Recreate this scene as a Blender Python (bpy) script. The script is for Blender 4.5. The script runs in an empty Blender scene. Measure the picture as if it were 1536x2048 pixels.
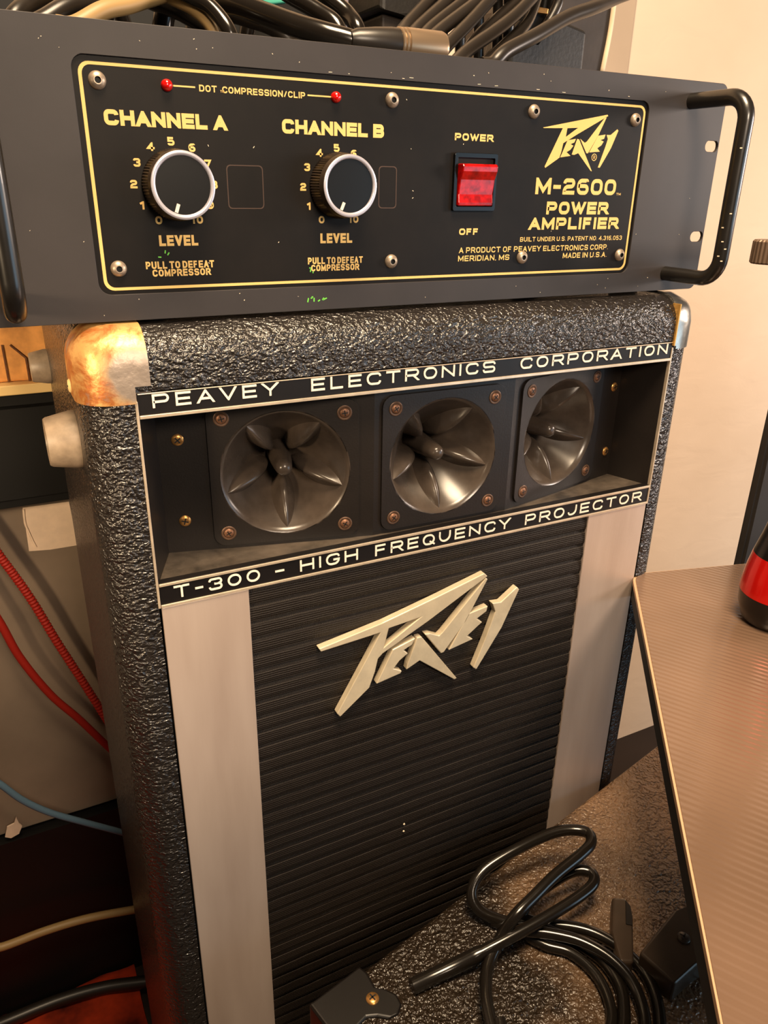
import bpy, bmesh, math, random
from mathutils import Vector, Matrix, noise
from mathutils.geometry import tessellate_polygon
random.seed(7)
S = bpy.context.scene
C = S.collection
PI = math.pi

# ---------------------------------------------------------------- camera
# axes of the room seen from the phone (camera x right, y down, z forward)
F = 1522.97
RX = Vector((0.89096156, -0.165401, 0.42288297))      # room +x
RY = Vector((0.4537825, 0.35796137, -0.81605459)) * -1  # room +y (away)
RZ = Vector((0.01639952, -0.91897016, -0.3939859))    # room +z (up)
cam = bpy.data.objects.new('camera', bpy.data.cameras.new('camera'))
C.objects.link(cam)
cam.data.sensor_fit = 'VERTICAL'
cam.data.sensor_height = 24.0
cam.data.sensor_width = 18.0
cam.data.lens = F * 24.0 / 2048
cam.data.clip_start = 0.01
cam.matrix_world = Matrix(((RX.x, -RX.y, -RX.z, 0), (RY.x, -RY.y, -RY.z, 0), (RZ.x, -RZ.y, -RZ.z, 0), (0, 0, 0, 1)))
S.camera = cam

# ---------------------------------------------------------------- light
w = bpy.data.worlds.new('world'); S.world = w; w.use_nodes = True
w.node_tree.nodes['Background'].inputs[0].default_value = (1.0, 0.80, 0.62, 1)
w.node_tree.nodes['Background'].inputs[1].default_value = 0.055

def area(name, loc, target, size, power, col, sy=None):
    l = bpy.data.lights.new(name, 'AREA'); l.energy = power; l.color = col
    l.shape = 'RECTANGLE'; l.size = size; l.size_y = sy or size
    o = bpy.data.objects.new(name, l); C.objects.link(o); o.location = loc
    o.rotation_euler = (Vector(target) - Vector(loc)).to_track_quat('-Z', 'Y').to_euler()
    return o
area('ceiling_lamp', (0.12, 0.02, 0.95), (0.26, 0.32, -0.4), 0.42, 33, (1.0, 0.76, 0.50))
def spot(name, loc, target, power, col, angle, blend, rad):
    l = bpy.data.lights.new(name, 'SPOT'); l.energy = power; l.color = col; l.spot_size = math.radians(angle); l.spot_blend = blend; l.shadow_soft_size = rad
    o = bpy.data.objects.new(name, l); C.objects.link(o); o.location = loc
    o.rotation_euler = (Vector(target) - Vector(loc)).to_track_quat('-Z', 'Y').to_euler(); return o
spot('front_spot', (0.12, -0.62, 0.36), (0.27, 0.40, -0.14), 40, (1.0, 0.80, 0.60), 52, 1.0, 0.12)  # unseen warm spot added in front; narrow cone leaves the lower cabinet dark
area('wall_lamp', (1.75, -0.15, 0.15), (1.0, 0.86, -0.4), 0.35, 18, (1.0, 0.82, 0.70))
spot('side_lamp', (-0.52, 0.02, 0.02), (0.0, 0.55, -0.19), 30, (1.0, 0.74, 0.46), 42, 1.0, 0.05)
area('cool_fill', (1.5, -0.9, -0.25), (0.4, 0.45, -0.4), 0.9, 7, (0.55, 0.80, 1.0))  # unseen cool fill added at right front for the bluish silver

S.view_settings.view_transform = 'Standard'
S.view_settings.look = 'None'
S.view_settings.gamma = 1
S.view_settings.use_curve_mapping = False
S.view_settings.exposure = 0.0

# ---------------------------------------------------------------- helpers
def ray(px, py):
    c = Vector(((px - 768) / F, (py - 1024) / F, 1))
    return Vector((RX.dot(c), RY.dot(c), RZ.dot(c)))
def atY(px, py, y): r = ray(px, py); return r * (y / r.y)
def atZ(px, py, z): r = ray(px, py); return r * (z / r.z)

def lin(c):
    return tuple(((v / 255) / 12.92 if v / 255 <= 0.04045 else ((v / 255 + 0.055) / 1.055) ** 2.4) for v in c) + (1,)

class NT:
    def __init__(s, name):
        s.m = bpy.data.materials.new(name); s.m.use_nodes = True
        s.t = s.m.node_tree; s.b = s.t.nodes['Principled BSDF']
    def n(s, typ, **k):
        nd = s.t.nodes.new(typ)
        for a, v in k.items():
            if a in nd.inputs.keys(): nd.inputs[a].default_value = v
            else: setattr(nd, a, v)
        return nd
    def l(s, a, b): s.t.links.new(a, b)
    def coord(s, scale=(1, 1, 1), rot=(0, 0, 0)):
        tc = s.n('ShaderNodeTexCoord'); mp = s.n('ShaderNodeMapping')
        mp.inputs['Scale'].default_value = scale; mp.inputs['Rotation'].default_value = rot
        s.l(tc.outputs['Object'], mp.inputs['Vector']); return mp.outputs['Vector']
    def noise(s, vec, scale, detail=3, rough=.5, dist=0):
        n = s.n('ShaderNodeTexNoise'); n.inputs['Scale'].default_value = scale
        n.inputs['Detail'].default_value = detail; n.inputs['Roughness'].default_value = rough
        n.inputs['Distortion'].default_value = dist
        s.l(vec, n.inputs['Vector']); return n.outputs['Fac']
    def ramp(s, fac, stops):
        r = s.n('ShaderNodeValToRGB'); e = r.color_ramp.elements
        while len(e) < len(stops): e.new(0.5)
        for i, (p, c) in enumerate(stops): e[i].position = p; e[i].color = c if len(c) == 4 else c + (1,)
        s.l(fac, r.inputs['Fac']); return r.outputs['Color']
    def bump(s, h, strength=.5, dist=.001):
        b = s.n('ShaderNodeBump'); b.inputs['Strength'].default_value = strength; b.inputs['Distance'].default_value = dist
        s.l(h, b.inputs['Height']); s.l(b.outputs['Normal'], s.b.inputs['Normal']); return b
    def set(s, col=None, rough=.5, metal=0, spec=.5, coat=0):
        if col is not None: s.b.inputs['Base Color'].default_value = col
        s.b.inputs['Roughness'].default_value = rough; s.b.inputs['Metallic'].default_value = metal
        s.b.inputs['Specular IOR Level'].default_value = spec; s.b.inputs['Coat Weight'].default_value = coat
        return s

def simple(name, rgb, rough=.5, metal=0, spec=.5, coat=0, nscale=0, namt=.25, bump=0, bscale=400):
    t = NT(name).set(lin(rgb), rough, metal, spec, coat)
    v = None
    if nscale:
        v = t.coord(); f = t.noise(v, nscale, 4, .6)
        c = lin(rgb)
        t.l(t.ramp(f, [(.3, tuple(x * (1 - namt) for x in c[:3])), (.7, tuple(min(1, x * (1 + namt)) for x in c[:3]))]), t.b.inputs['Base Color'])
    if bump:
        v = v or t.coord(); t.bump(t.noise(v, bscale, 3), bump, .0005)
    return t.m

def tolex(name, rgb, scale=1.0, stretch=(1, 1, 1), rough=.33, dist=.0011, wear=0.0):
    t = NT(name).set(lin(rgb), rough, 0, .8)
    v = t.coord(stretch)
    vo = t.n('ShaderNodeTexVoronoi'); vo.inputs['Scale'].default_value = 330 * scale; vo.feature = 'SMOOTH_F1'
    wob = t.n('ShaderNodeTexNoise'); wob.inputs['Scale'].default_value = 120 * scale; t.l(v, wob.inputs['Vector'])
    mx = t.n('ShaderNodeMixRGB'); mx.blend_type = 'LINEAR_LIGHT'; mx.inputs['Fac'].default_value = .006
    t.l(v, mx.inputs[1]); t.l(wob.outputs['Color'], mx.inputs[2]); t.l(mx.outputs[0], vo.inputs['Vector'])
    n1 = t.noise(v, 520 * scale, 2); n2 = t.noise(v, 160 * scale, 2)
    a = t.n('ShaderNodeMath'); a.operation = 'MULTIPLY_ADD'; t.l(n1, a.inputs[0]); a.inputs[1].default_value = .7
    inv = t.n('ShaderNodeMath'); inv.operation = 'MULTIPLY'; t.l(vo.outputs['Distance'], inv.inputs[0]); inv.inputs[1].default_value = -1.1
    t.l(inv.outputs[0], a.inputs[2])
    b = t.n('ShaderNodeMath'); b.operation = 'MULTIPLY_ADD'; t.l(n2, b.inputs[0]); b.inputs[1].default_value = .8; t.l(a.outputs[0], b.inputs[2])
    t.bump(b.outputs[0], 1.0, dist)
    return t.m

M = {}
def mats():
    M['slate'] = simple('slate_paint', (50, 46, 46), .5, 0, .35, 0, 25, .10, .04, 2500)
    M['panel'] = simple('black_panel_paint', (16, 12, 9), .5, 0, .2, 0, 30, .35, .03, 1500)
    M['gold'] = simple('gold_print', (222, 184, 112), .55, 0, .3)
    M['dark_gap'] = simple('dark_void', (8, 7, 7), .8)
    M['chassis'] = simple('chassis_black', (16, 15, 15), .6)
    M['rivet'] = simple('blackened_steel', (165, 148, 130), .4, .6, .5, 0, 300, .3)
    M['socket'] = simple('socket_black', (6, 5, 5), .6)
    M['red_led'] = simple('red_lens', (205, 12, 8), .12, 0, .8, .5)
    M['knob'] = simple('knob_black', (70, 58, 48), .36, .35, .5)
    M['knob_face'] = simple('knob_face_black', (14, 13, 13), .3, 0, .5)
    M['silver_ring'] = simple('spun_aluminium', (205, 200, 208), .3, .55, .6)
    M['white'] = simple('white_mark', (225, 215, 200), .5)
    M['bezel'] = simple('gloss_black', (12, 11, 10), .2, 0, .3)
    t = NT('red_rocker').set(lin((200, 10, 8)), .26, 0, .5, .2)
    v = t.coord(); f = t.noise(v, 260, 3); t.l(t.ramp(f, [(.35, lin((130, 2, 2))), (.65, lin((196, 10, 8)))]), t.b.inputs['Base Color'])
    M['red_rocker'] = t.m
    M['handle'] = simple('handle_black', (26, 23, 20), .3, 0, .6, .2, 60, .3)
    M['chip'] = simple('chipped_paint', (215, 200, 175), .6)
    M['green_chip'] = simple('green_fleck', (110, 200, 70), .6)
    M['residue'] = simple('sticker_residue', (62, 42, 30), .6)
    M['tolex'] = tolex('black_tolex', (34, 30, 28), 1.12, (.8, 1, 1.15), .24, .0014)
    M['tolex_box'] = tolex('box_tolex', (40, 34, 28), .95, (1, 1, 1), .2, .0024)
    t = NT.__new__(NT); t.m = M['tolex_box']; t.t = t.m.node_tree; t.b = t.t.nodes['Principled BSDF']    # dusty worn lid, dustier toward its right end
    sx = t.n('ShaderNodeSeparateXYZ'); t.l(t.n('ShaderNodeTexCoord').outputs['Object'], sx.inputs[0])
    nz = t.noise(t.coord(), 9, 4, .6); ad = t.n('ShaderNodeMath'); ad.operation = 'MULTIPLY_ADD'; t.l(sx.outputs['X'], ad.inputs[0]); ad.inputs[1].default_value = 1.5; nm_ = t.n('ShaderNodeMath'); nm_.operation = 'MULTIPLY'; t.l(nz, nm_.inputs[0]); nm_.inputs[1].default_value = .5; t.l(nm_.outputs[0], ad.inputs[2])
    t.l(t.ramp(ad.outputs[0], [(.66, lin((40, 31, 22))), (1.02, lin((186, 146, 110)))]), t.b.inputs['Base Color'])
    M['band'] = simple('black_band', (15, 11, 10), .45, 0, .4, 0, 60, .25)
    M['cream'] = simple('cream_letter', (236, 224, 208), .5)
    M['trim_silver'] = simple('silver_line', (215, 196, 172), .32, .5, .6, 0, 80, .15)
    # brushed aluminium side panels, fine vertical grain
    t = NT('brushed_silver').set(lin((190, 168, 156)), .40, .35, .5)
    v = t.coord((1, 1, .02)); f = t.noise(v, 900, 3); f2 = t.noise(t.coord((1, 1, .15)), 35, 4)
    t.l(t.ramp(f2, [(.3, lin((184, 164, 152))), (.7, lin((206, 188, 176)))]), t.b.inputs['Base Color']); t.bump(f, .12, .0003)
    M['brushed'] = t.m
    M['horn_panel'] = simple('horn_panel_plastic', (27, 22, 19), .42, 0, .45, 0, 20, .25, .12, 800)
    M['horn'] = simple('horn_plastic', (66, 57, 50), .25, 0, .55, 0, 60, .3)
    M['dusty'] = simple('dusty_ledge', (70, 62, 54), .4, 0, .6, 0, 45, .6, .2, 500)
    M['brass'] = simple('brass_screw', (190, 140, 80), .32, .8, .5, 0, 400, .3)
    M['rust'] = simple('rusty_screw', (120, 84, 62), .45, .5, .5, 0, 400, .35)
    M['rustring'] = simple('rusty_washer', (92, 68, 52), .45, .4, .5, 0, 300, .3)
    # ribbed grille cloth
    t = NT('grille_cloth').set(lin((25, 17, 10)), .6, 0, .35)
    v = t.coord(); wv = t.n('ShaderNodeTexWave'); wv.wave_type = 'BANDS'; wv.bands_direction = 'Z'; wv.inputs['Scale'].default_value = 210; wv.inputs['Distortion'].default_value = 1.0
    wv.inputs['Detail'].default_value = 2; t.l(v, wv.inputs['Vector'])
    wx = t.n('ShaderNodeTexWave'); wx.wave_type = 'BANDS'; wx.bands_direction = 'X'; wx.inputs['Scale'].default_value = 260; wx.inputs['Distortion'].default_value = .6; t.l(v, wx.inputs['Vector'])
    mm = t.n('ShaderNodeMath'); mm.operation = 'ADD'; t.l(wv.outputs['Fac'], mm.inputs[0]); t.l(wx.outputs['Fac'], mm.inputs[1])
    t.bump(mm.outputs[0], .6, .0005); M['grille'] = t.m
    M['emblem'] = simple('cast_metal', (226, 210, 180), .38, .4, .5, 0, 60, .12, .15, 500)
    # aged brass-coloured corner: cream gold with rust stains and bare grey
    t = NT('aged_corner').set(None, .42, .45, .5)
    v = t.coord(); f = t.noise(v, 38, 6, .65, .4); f2 = t.noise(v, 150, 4)
    sep = t.n('ShaderNodeSeparateXYZ'); t.l(t.n('ShaderNodeTexCoord').outputs['Object'], sep.inputs[0])
    base = t.ramp(f, [(.30, lin((235, 190, 110))), (.50, lin((214, 168, 104))), (.60, lin((176, 104, 48))), (.72, lin((150, 140, 128)))])
    tcb = t.n('ShaderNodeVectorMath'); tcb.operation = 'DISTANCE'; t.l(t.n('ShaderNodeTexCoord').outputs['Object'], tcb.inputs[0]); tcb.inputs[1].default_value = (.0625, .397, -.0905)
    edge = t.n('ShaderNodeMath'); edge.operation = 'MULTIPLY_ADD'; t.l(f, edge.inputs[0]); edge.inputs[1].default_value = .016; t.l(tcb.outputs['Value'], edge.inputs[2])
    bare = t.ramp(edge.outputs[0], [(.0215, (1, 1, 1)), (.0245, (0, 0, 0))]); mxb = t.n('ShaderNodeMixRGB'); t.l(bare, mxb.inputs[0]); t.l(base, mxb.inputs[1]); mxb.inputs[2].default_value = lin((156, 142, 130))
    t.l(mxb.outputs[0], t.b.inputs['Base Color']); t.bump(f2, .5, .0012); M['corner'] = t.m
    M['corner_clean'] = simple('worn_chrome_corner', (176, 172, 164), .26, .85, .5, 0, 50, .3, .2, 200)
    M['brass_edge'] = simple('brass_edge', (224, 170, 90), .35, .6)
    M['rubber'] = simple('grey_rubber', (150, 132, 112), .45, 0, .5, 0, 120, .25)
    M['tan'] = simple('tan_wood', (228, 158, 88), .5, 0, .4, 0, 40, .35, .4, 120)
    M['tan_edge'] = simple('cream_edge', (240, 205, 140), .5)
    M['grey_panel'] = simple('grey_vinyl', (132, 116, 100), .55, 0, .4, 0, 12, .12, .1, 500)
    M['tape'] = simple('masking_tape', (240, 214, 188), .6, 0, .4, 0, 60, .08, .3, 120)
    M['black_case'] = simple('black_case', (9, 8, 7), .55, 0, .4)
    M['red_cord'] = simple('red_cord', (150, 26, 11), .6, 0, .4)
    M['blue_cable'] = simple('blue_cable', (92, 120, 140), .5)
    M['tan_cable'] = simple('tan_cable', (150, 122, 78), .5)
    M['rug'] = simple('red_rug', (150, 44, 14), .9, 0, .2, 0, 12, .8, .8, 60)
    M['floor'] = simple('dark_floor', (36, 24, 18), .6, 0, .4, 0, 6, .3)
    t = NT('beige_plaster').set(lin((224, 196, 168)), .75, 0, .3)
    v = t.coord((1, 1, 2.0)); t.bump(t.noise(v, 14, 5, .5, .6), .35, .003)
    f = t.noise(t.coord(), 3, 4); t.l(t.ramp(f, [(.3, lin((214, 188, 160))), (.7, lin((228, 204, 178)))]), t.b.inputs['Base Color'])
    M['plaster'] = t.m
    # glossy board with fine ridges
    t = NT('ridged_board').set(lin((66, 50, 42)), .17, .1, .6)
    v = t.coord((1, 1, 1), (0, 0, math.radians(-30))); wv = t.n('ShaderNodeTexWave'); wv.wave_type = 'BANDS'; wv.bands_direction = 'X'
    wv.inputs['Scale'].default_value = 66; wv.inputs['Distortion'].default_value = .8; wv.inputs['Detail'].default_value = 1; wv.inputs['Detail Scale'].default_value = .6
    t.l(v, wv.inputs['Vector']); t.bump(wv.outputs['Fac'], .32, .0008)
    f = t.noise(v, 8, 3); t.l(t.ramp(f, [(.3, lin((106, 84, 68))), (.7, lin((128, 102, 84)))]), t.b.inputs['Base Color'])
    M['board'] = t.m
    M['board_edge'] = simple('board_edge', (196, 160, 128), .4)
    M['black_gloss'] = simple('black_anodised', (16, 13, 12), .25, .2, .6)
    M['red_band'] = simple('red_anodised', (205, 14, 6), .22, .3, .6, .3)
    M['grey_dark'] = simple('dark_grey_cabinet', (52, 47, 44), .55)
    M['knurl'] = simple('ribbed_grip', (112, 92, 76), .4, .4, .5)
    M['cable'] = simple('black_rubber_cable', (24, 20, 16), .19, 0, .6)
    M['cable_dull'] = simple('dull_rubber_cable', (32, 27, 23), .34, 0, .5)
    M['plastic'] = simple('black_plastic', (66, 53, 42), .33, 0, .5, 0, 60, .15)
    M['plastic_dark'] = simple('dark_plastic', (14, 10, 8), .4, 0, .5)
    M['xlr'] = simple('satin_nickel', (150, 128, 104), .33, .7, .5)
    M['bag'] = simple('black_nylon', (22, 19, 17), .5, 0, .45, 0, 30, .3, .4, 300)
    M['bag_brown'] = simple('brown_black_nylon', (44, 36, 31), .6, 0, .4, 0, 20, .3, .4, 120)
    M['piping'] = simple('pale_piping', (220, 198, 168), .6)
    t = NT('patterned_cloth').set(None, .8, 0, .3)
    f = t.noise(t.coord(), 70, 4, .6, 2); t.l(t.ramp(f, [(.35, lin((88, 88, 130))), (.5, lin((150, 150, 178))), (.6, lin((120, 96, 100))), (.7, lin((190, 196, 220)))]), t.b.inputs['Base Color'])
    M['cloth'] = t.m
    M['teal'] = simple('teal_cloth', (70, 170, 150), .7)
mats()

def link(name, bm, mat, parent=None, smooth=False, bevel=0, seg=2, autos=None):
    me = bpy.data.meshes.new(name)
    bmesh.ops.recalc_face_normals(bm, faces=bm.faces)
    bm.to_mesh(me); bm.free()
    for m in (mat if isinstance(mat, (list, tuple)) else [mat]): me.materials.append(m)
    o = bpy.data.objects.new(name, me); C.objects.link(o)
    if parent: o.parent = parent
    if smooth:
        for p in me.polygons: p.use_smooth = True
        if autos:
            try: me.set_sharp_from_angle(angle=math.radians(autos))
            except Exception: pass
    if bevel:
        b = o.modifiers.new('bevel', 'BEVEL'); b.width = bevel; b.segments = seg; b.limit_method = 'ANGLE'; b.angle_limit = math.radians(35)
    return o
def empty(name, label=None, cat=None, group=None, loc=(0, 0, 0)):
    o = bpy.data.objects.new(name, None); C.objects.link(o); o.empty_display_size = .02
    tag(o, label, cat, group); return o
def tag(o, label=None, cat=None, group=None, kind=None):
    if label: o['label'] = label
    if cat: o['category'] = cat
    if group: o['group'] = group
    if kind: o['kind'] = kind
    return o

class Fr:                                   # frame: origin, right, up, outward
    def __init__(s, o, u=(1, 0, 0), v=(0, 0, 1), n=(0, -1, 0)):
        s.o = Vector(o); s.u = Vector(u).normalized(); s.v = Vector(v).normalized(); s.n = Vector(n).normalized()
    def p(s, a, b, c=0): return s.o + s.u * a + s.v * b + s.n * c
    def at(s, a, b, c=0): return Fr(s.p(a, b, c), s.u, s.v, s.n)

def box(bm, lo, hi, mi=0, fr=None):
    c = [(x, y, z) for x in (lo[0], hi[0]) for y in (lo[1], hi[1]) for z in (lo[2], hi[2])]
    vs = [bm.verts.new(fr.p(*q) if fr else q) for q in c]
    for f in ((0, 1, 3, 2), (4, 6, 7, 5), (0, 4, 5, 1), (2, 3, 7, 6), (0, 2, 6, 4), (1, 5, 7, 3)):
        bm.faces.new([vs[i] for i in f]).material_index = mi
    return vs
def prism(bm, fr, loops, h0, h1, mi=0):
    """loops[0] outer, the rest holes; solid between heights h0 and h1 along the frame normal"""
    tris = tessellate_polygon([[Vector((a, b, 0)) for a, b in lp] for lp in loops])
    flat = [q for lp in loops for q in lp]
    lo = [bm.verts.new(fr.p(a, b, h0)) for a, b in flat]; hi = [bm.verts.new(fr.p(a, b, h1)) for a, b in flat]
    for t in tris:
        try:
            bm.faces.new([hi[i] for i in t]).material_index = mi
            bm.faces.new([lo[i] for i in reversed(t)]).material_index = mi
        except ValueError: pass
    k = 0
    for lp in loops:
        n = len(lp)
        for i in range(n):
            a, b = k + i, k + (i + 1) % n
            bm.faces.new((lo[a], lo[b], hi[b], hi[a])).material_index = mi
        k += n
def rrect(x0, z0, x1, z1, r, seg=6):
    pts = []
    for cx, cz, a0 in ((x1 - r, z0 + r, -90), (x1 - r, z1 - r, 0), (x0 + r, z1 - r, 90), (x0 + r, z0 + r, 180)):
        for i in range(seg + 1):
            a = math.radians(a0 + 90 * i / seg); pts.append((cx + r * math.cos(a), cz + r * math.sin(a)))
    return pts
def circ(cx, cz, r, n=32): return [(cx + r * math.cos(2 * PI * i / n), cz + r * math.sin(2 * PI * i / n)) for i in range(n)]
def lathe(bm, fr, prof, n=32, mi=0, rfun=None):
    """prof: (radius, height along normal)"""
    rings = []
    for r, h in prof:
        if r < 1e-6: rings.append([bm.verts.new(fr.p(0, 0, h))]); continue
        rings.append([bm.verts.new(fr.p((r * (rfun(i, r) if rfun else 1)) * math.cos(2 * PI * i / n), (r * (rfun(i, r) if rfun else 1)) * math.sin(2 * PI * i / n), h)) for i in range(n)])
    for a, b in zip(rings, rings[1:]):
        for i in range(n):
            j = (i + 1) % n
            if len(a) == 1 and len(b) == 1: continue
            if len(a) == 1: f = (a[0], b[j], b[i])
            elif len(b) == 1: f = (a[i], a[j], b[0])
            else: f = (a[i], a[j], b[j], b[i])
            bm.faces.new(f).material_index = mi
def smoothpath(pts, k=8):
    P = [Vector(p) for p in pts]; out = []
    Q = [P[0] * 2 - P[1]] + P + [P[-1] * 2 - P[-2]]
    for i in range(1, len(Q) - 2):
        a, b, c, d = Q[i - 1:i + 3]
        for j in range(k):
            t = j / k
            out.append(.5 * ((2 * b) + (c - a) * t + (2 * a - 5 * b + 4 * c - d) * t * t + (3 * b - 3 * c + d - a) * t ** 3))
    out.append(P[-1]); return out
def tube(bm, pts, r, n=12, mi=0, caps=True):
    rad = r if callable(r) else (lambda i, N: r)
    N = len(pts); T = [(pts[min(i + 1, N - 1)] - pts[max(i - 1, 0)]).normalized() for i in range(N)]
    up = Vector((0, 0, 1)) if abs(T[0].z) < .9 else Vector((1, 0, 0))
    nrm = (up - T[0] * up.dot(T[0])).normalized(); prev = None; first = None
    for i, p in enumerate(pts):
        nrm = (nrm - T[i] * nrm.dot(T[i])).normalized(); bn = T[i].cross(nrm); rr = rad(i, N)
        ring = [bm.verts.new(p + (nrm * math.cos(2 * PI * k / n) + bn * math.sin(2 * PI * k / n)) * rr) for k in range(n)]
        if prev:
            for k in range(n):
                bm.faces.new((prev[k], prev[(k + 1) % n], ring[(k + 1) % n], ring[k])).material_index = mi
        else: first = ring
        prev = ring
    if caps: bm.faces.new(list(reversed(first))).material_index = mi; bm.faces.new(prev).material_index = mi
def cable(name, pts, r, mat, parent=None, k=8, **kw):
    bm = bmesh.new(); tube(bm, smoothpath(pts, k), r, **kw); return link(name, bm, mat, parent, True, autos=60)

# ---- stroke lettering --------------------------------------------------
GL = {
 'A': (1, [[(0, 0), (.5, 1), (1, 0)], [(.2, .3), (.8, .3)]]),
 'B': (1, [[(0, .5), (0, 0), (1, 0, 1), (1, .5, 1), (0, .5)], [(0, .5), (0, 1), (.95, 1, 1), (.95, .5, 1), (.5, .5)]]),
 'C': (1, [[(1, .72), (1, 1, 1), (0, 1, 1), (0, 0, 1), (1, 0, 1), (1, .28)]]),
 'D': (1, [[(0, 0), (1, 0, 1), (1, 1, 1), (0, 1), (0, 0)]]),
 'E': (.88, [[(1, 1), (0, 1), (0, 0), (1, 0)], [(0, .5), (.92, .5)]]),
 'F': (.85, [[(1, 1), (0, 1), (0, 0)], [(0, .5), (.9, .5)]]),
 'G': (1, [[(1, .74), (1, 1, 1), (0, 1, 1), (0, 0, 1), (1, 0, 1), (1, .45), (.55, .45)]]),
 'H': (1, [[(0, 0), (0, 1)], [(1, 0), (1, 1)], [(0, .5), (1, .5)]]),
 'I': (0, [[(0, 0), (0, 1)]]),
 'J': (.8, [[(1, 1), (1, 0, 1), (0, 0, 1), (0, .3)]]),
 'L': (.82, [[(0, 1), (0, 0), (1, 0)]]),
 'M': (1.2, [[(0, 0), (0, 1), (.5, .15), (1, 1), (1, 0)]]),
 'N': (1, [[(0, 0), (0, 1), (1, 0), (1, 1)]]),
 'O': (1, [[(.5, 1), (0, 1, 1), (0, 0, 1), (1, 0, 1), (1, 1, 1), (.5, 1)]]),
 'P': (.95, [[(0, 0), (0, 1), (1, 1, 1), (1, .42, 1), (0, .42)]]),
 'Q': (1, [[(.5, 1), (0, 1, 1), (0, 0, 1), (1, 0, 1), (1, 1, 1), (.5, 1)], [(.62, .3), (1.08, -.08)]]),
 'R': (1, [[(0, 0), (0, 1), (1, 1, 1), (1, .45, 1), (0, .45)], [(.6, .45), (1, 0)]]),
 'S': (1, [[(1, .76), (1, 1, 1), (0, 1, 1), (0, .5, 1), (1, .5, 1), (1, 0, 1), (0, 0, 1), (0, .24)]]),
 'T': (1, [[(0, 1), (1, 1)], [(.5, 1), (.5, 0)]]),
 'U': (1, [[(0, 1), (0, 0, 1), (1, 0, 1), (1, 1)]]),
 'V': (1, [[(0, 1), (.5, 0), (1, 1)]]),
 'W': (1.45, [[(0, 1), (.26, 0), (.5, .9), (.74, 0), (1, 1)]]),
 'Y': (1, [[(0, 1), (.5, .42), (1, 1)], [(.5, .42), (.5, 0)]]),
 '0': (.92, [[(.5, 1), (0, 1, 1), (0, 0, 1), (1, 0, 1), (1, 1, 1), (.5, 1)]]),
 '1': (.35, [[(0, .74), (.9, 1), (.9, 0)]]),
 '2': (.9, [[(0, .74), (0, 1, 1), (1, 1, 1), (1, .52, 1), (0, .46, 1), (0, 0), (1, 0)]]),
 '3': (.9, [[(0, .78), (0, 1, 1), (1, 1, 1), (1, .52, 1), (.4, .52)], [(.5, .52), (1, .52, 1), (1, 0, 1), (0, 0, 1), (0, .22)]]),
 '4': (.95, [[(.75, 0), (.75, 1), (0, .28), (1.08, .28)]]),
 '5': (.9, [[(.95, 1), (0, 1), (0, .56), (1, .58, 1), (1, 0, 1), (0, 0, 1), (0, .2)]]),
 '6': (.92, [[(.95, .9), (.95, 1, 1), (0, 1, 1), (0, 0, 1), (1, 0, 1), (1, .56, 1), (0, .56)]]),
 '7': (.9, [[(0, 1), (1, 1), (.4, 0)]]),
 '8': (.92, [[(.5, .52), (0, .52, 1), (0, 0, 1), (1, 0, 1), (1, .52, 1), (.5, .52)], [(.5, .52), (.06, .52, 1), (.06, 1, 1), (.94, 1, 1), (.94, .52, 1), (.5, .52)]]),
 '9': (.92, [[(1, .44), (0, .44, 1), (0, 1, 1), (1, 1, 1), (1, 0, 1), (.05, 0, 1), (.05, .2)]]),
 '-': (.45, [[(0, .45), (1, .45)]]),
 '.': (0, [[(0, -.02), (0, .06)]]), ',': (0, [[(.0, .06), (-.0, -.14)]]),
 '/': (.6, [[(0, -.05), (1, 1.05)]]),
}
def roundpoly(pts, r, seg=5):
    out = []
    for i, p in enumerate(pts):
        q = Vector(p[:2])
        if len(p) < 3 or i in (0, len(pts) - 1): out.append(q); continue
        a = Vector(pts[i - 1][:2]); b = Vector(pts[i + 1][:2])
        da, db = (a - q), (b - q)
        la = da.length * (.5 if len(pts[i - 1]) > 2 else 1); lb = db.length * (.5 if len(pts[i + 1]) > 2 else 1)
        rr = min(r, la, lb)
        if rr < 1e-6: out.append(q); continue
        s, e = q + da.normalized() * rr, q + db.normalized() * rr
        for k in range(seg + 1):
            t = k / seg; # conic approximating a circular corner
            ww = .7071; x0, x1, x2 = (1 - t) ** 2, 2 * t * (1 - t) * ww, t * t
            out.append((s * x0 + q * x1 + e * x2) / (x0 + x1 + x2))
    return out
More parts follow.
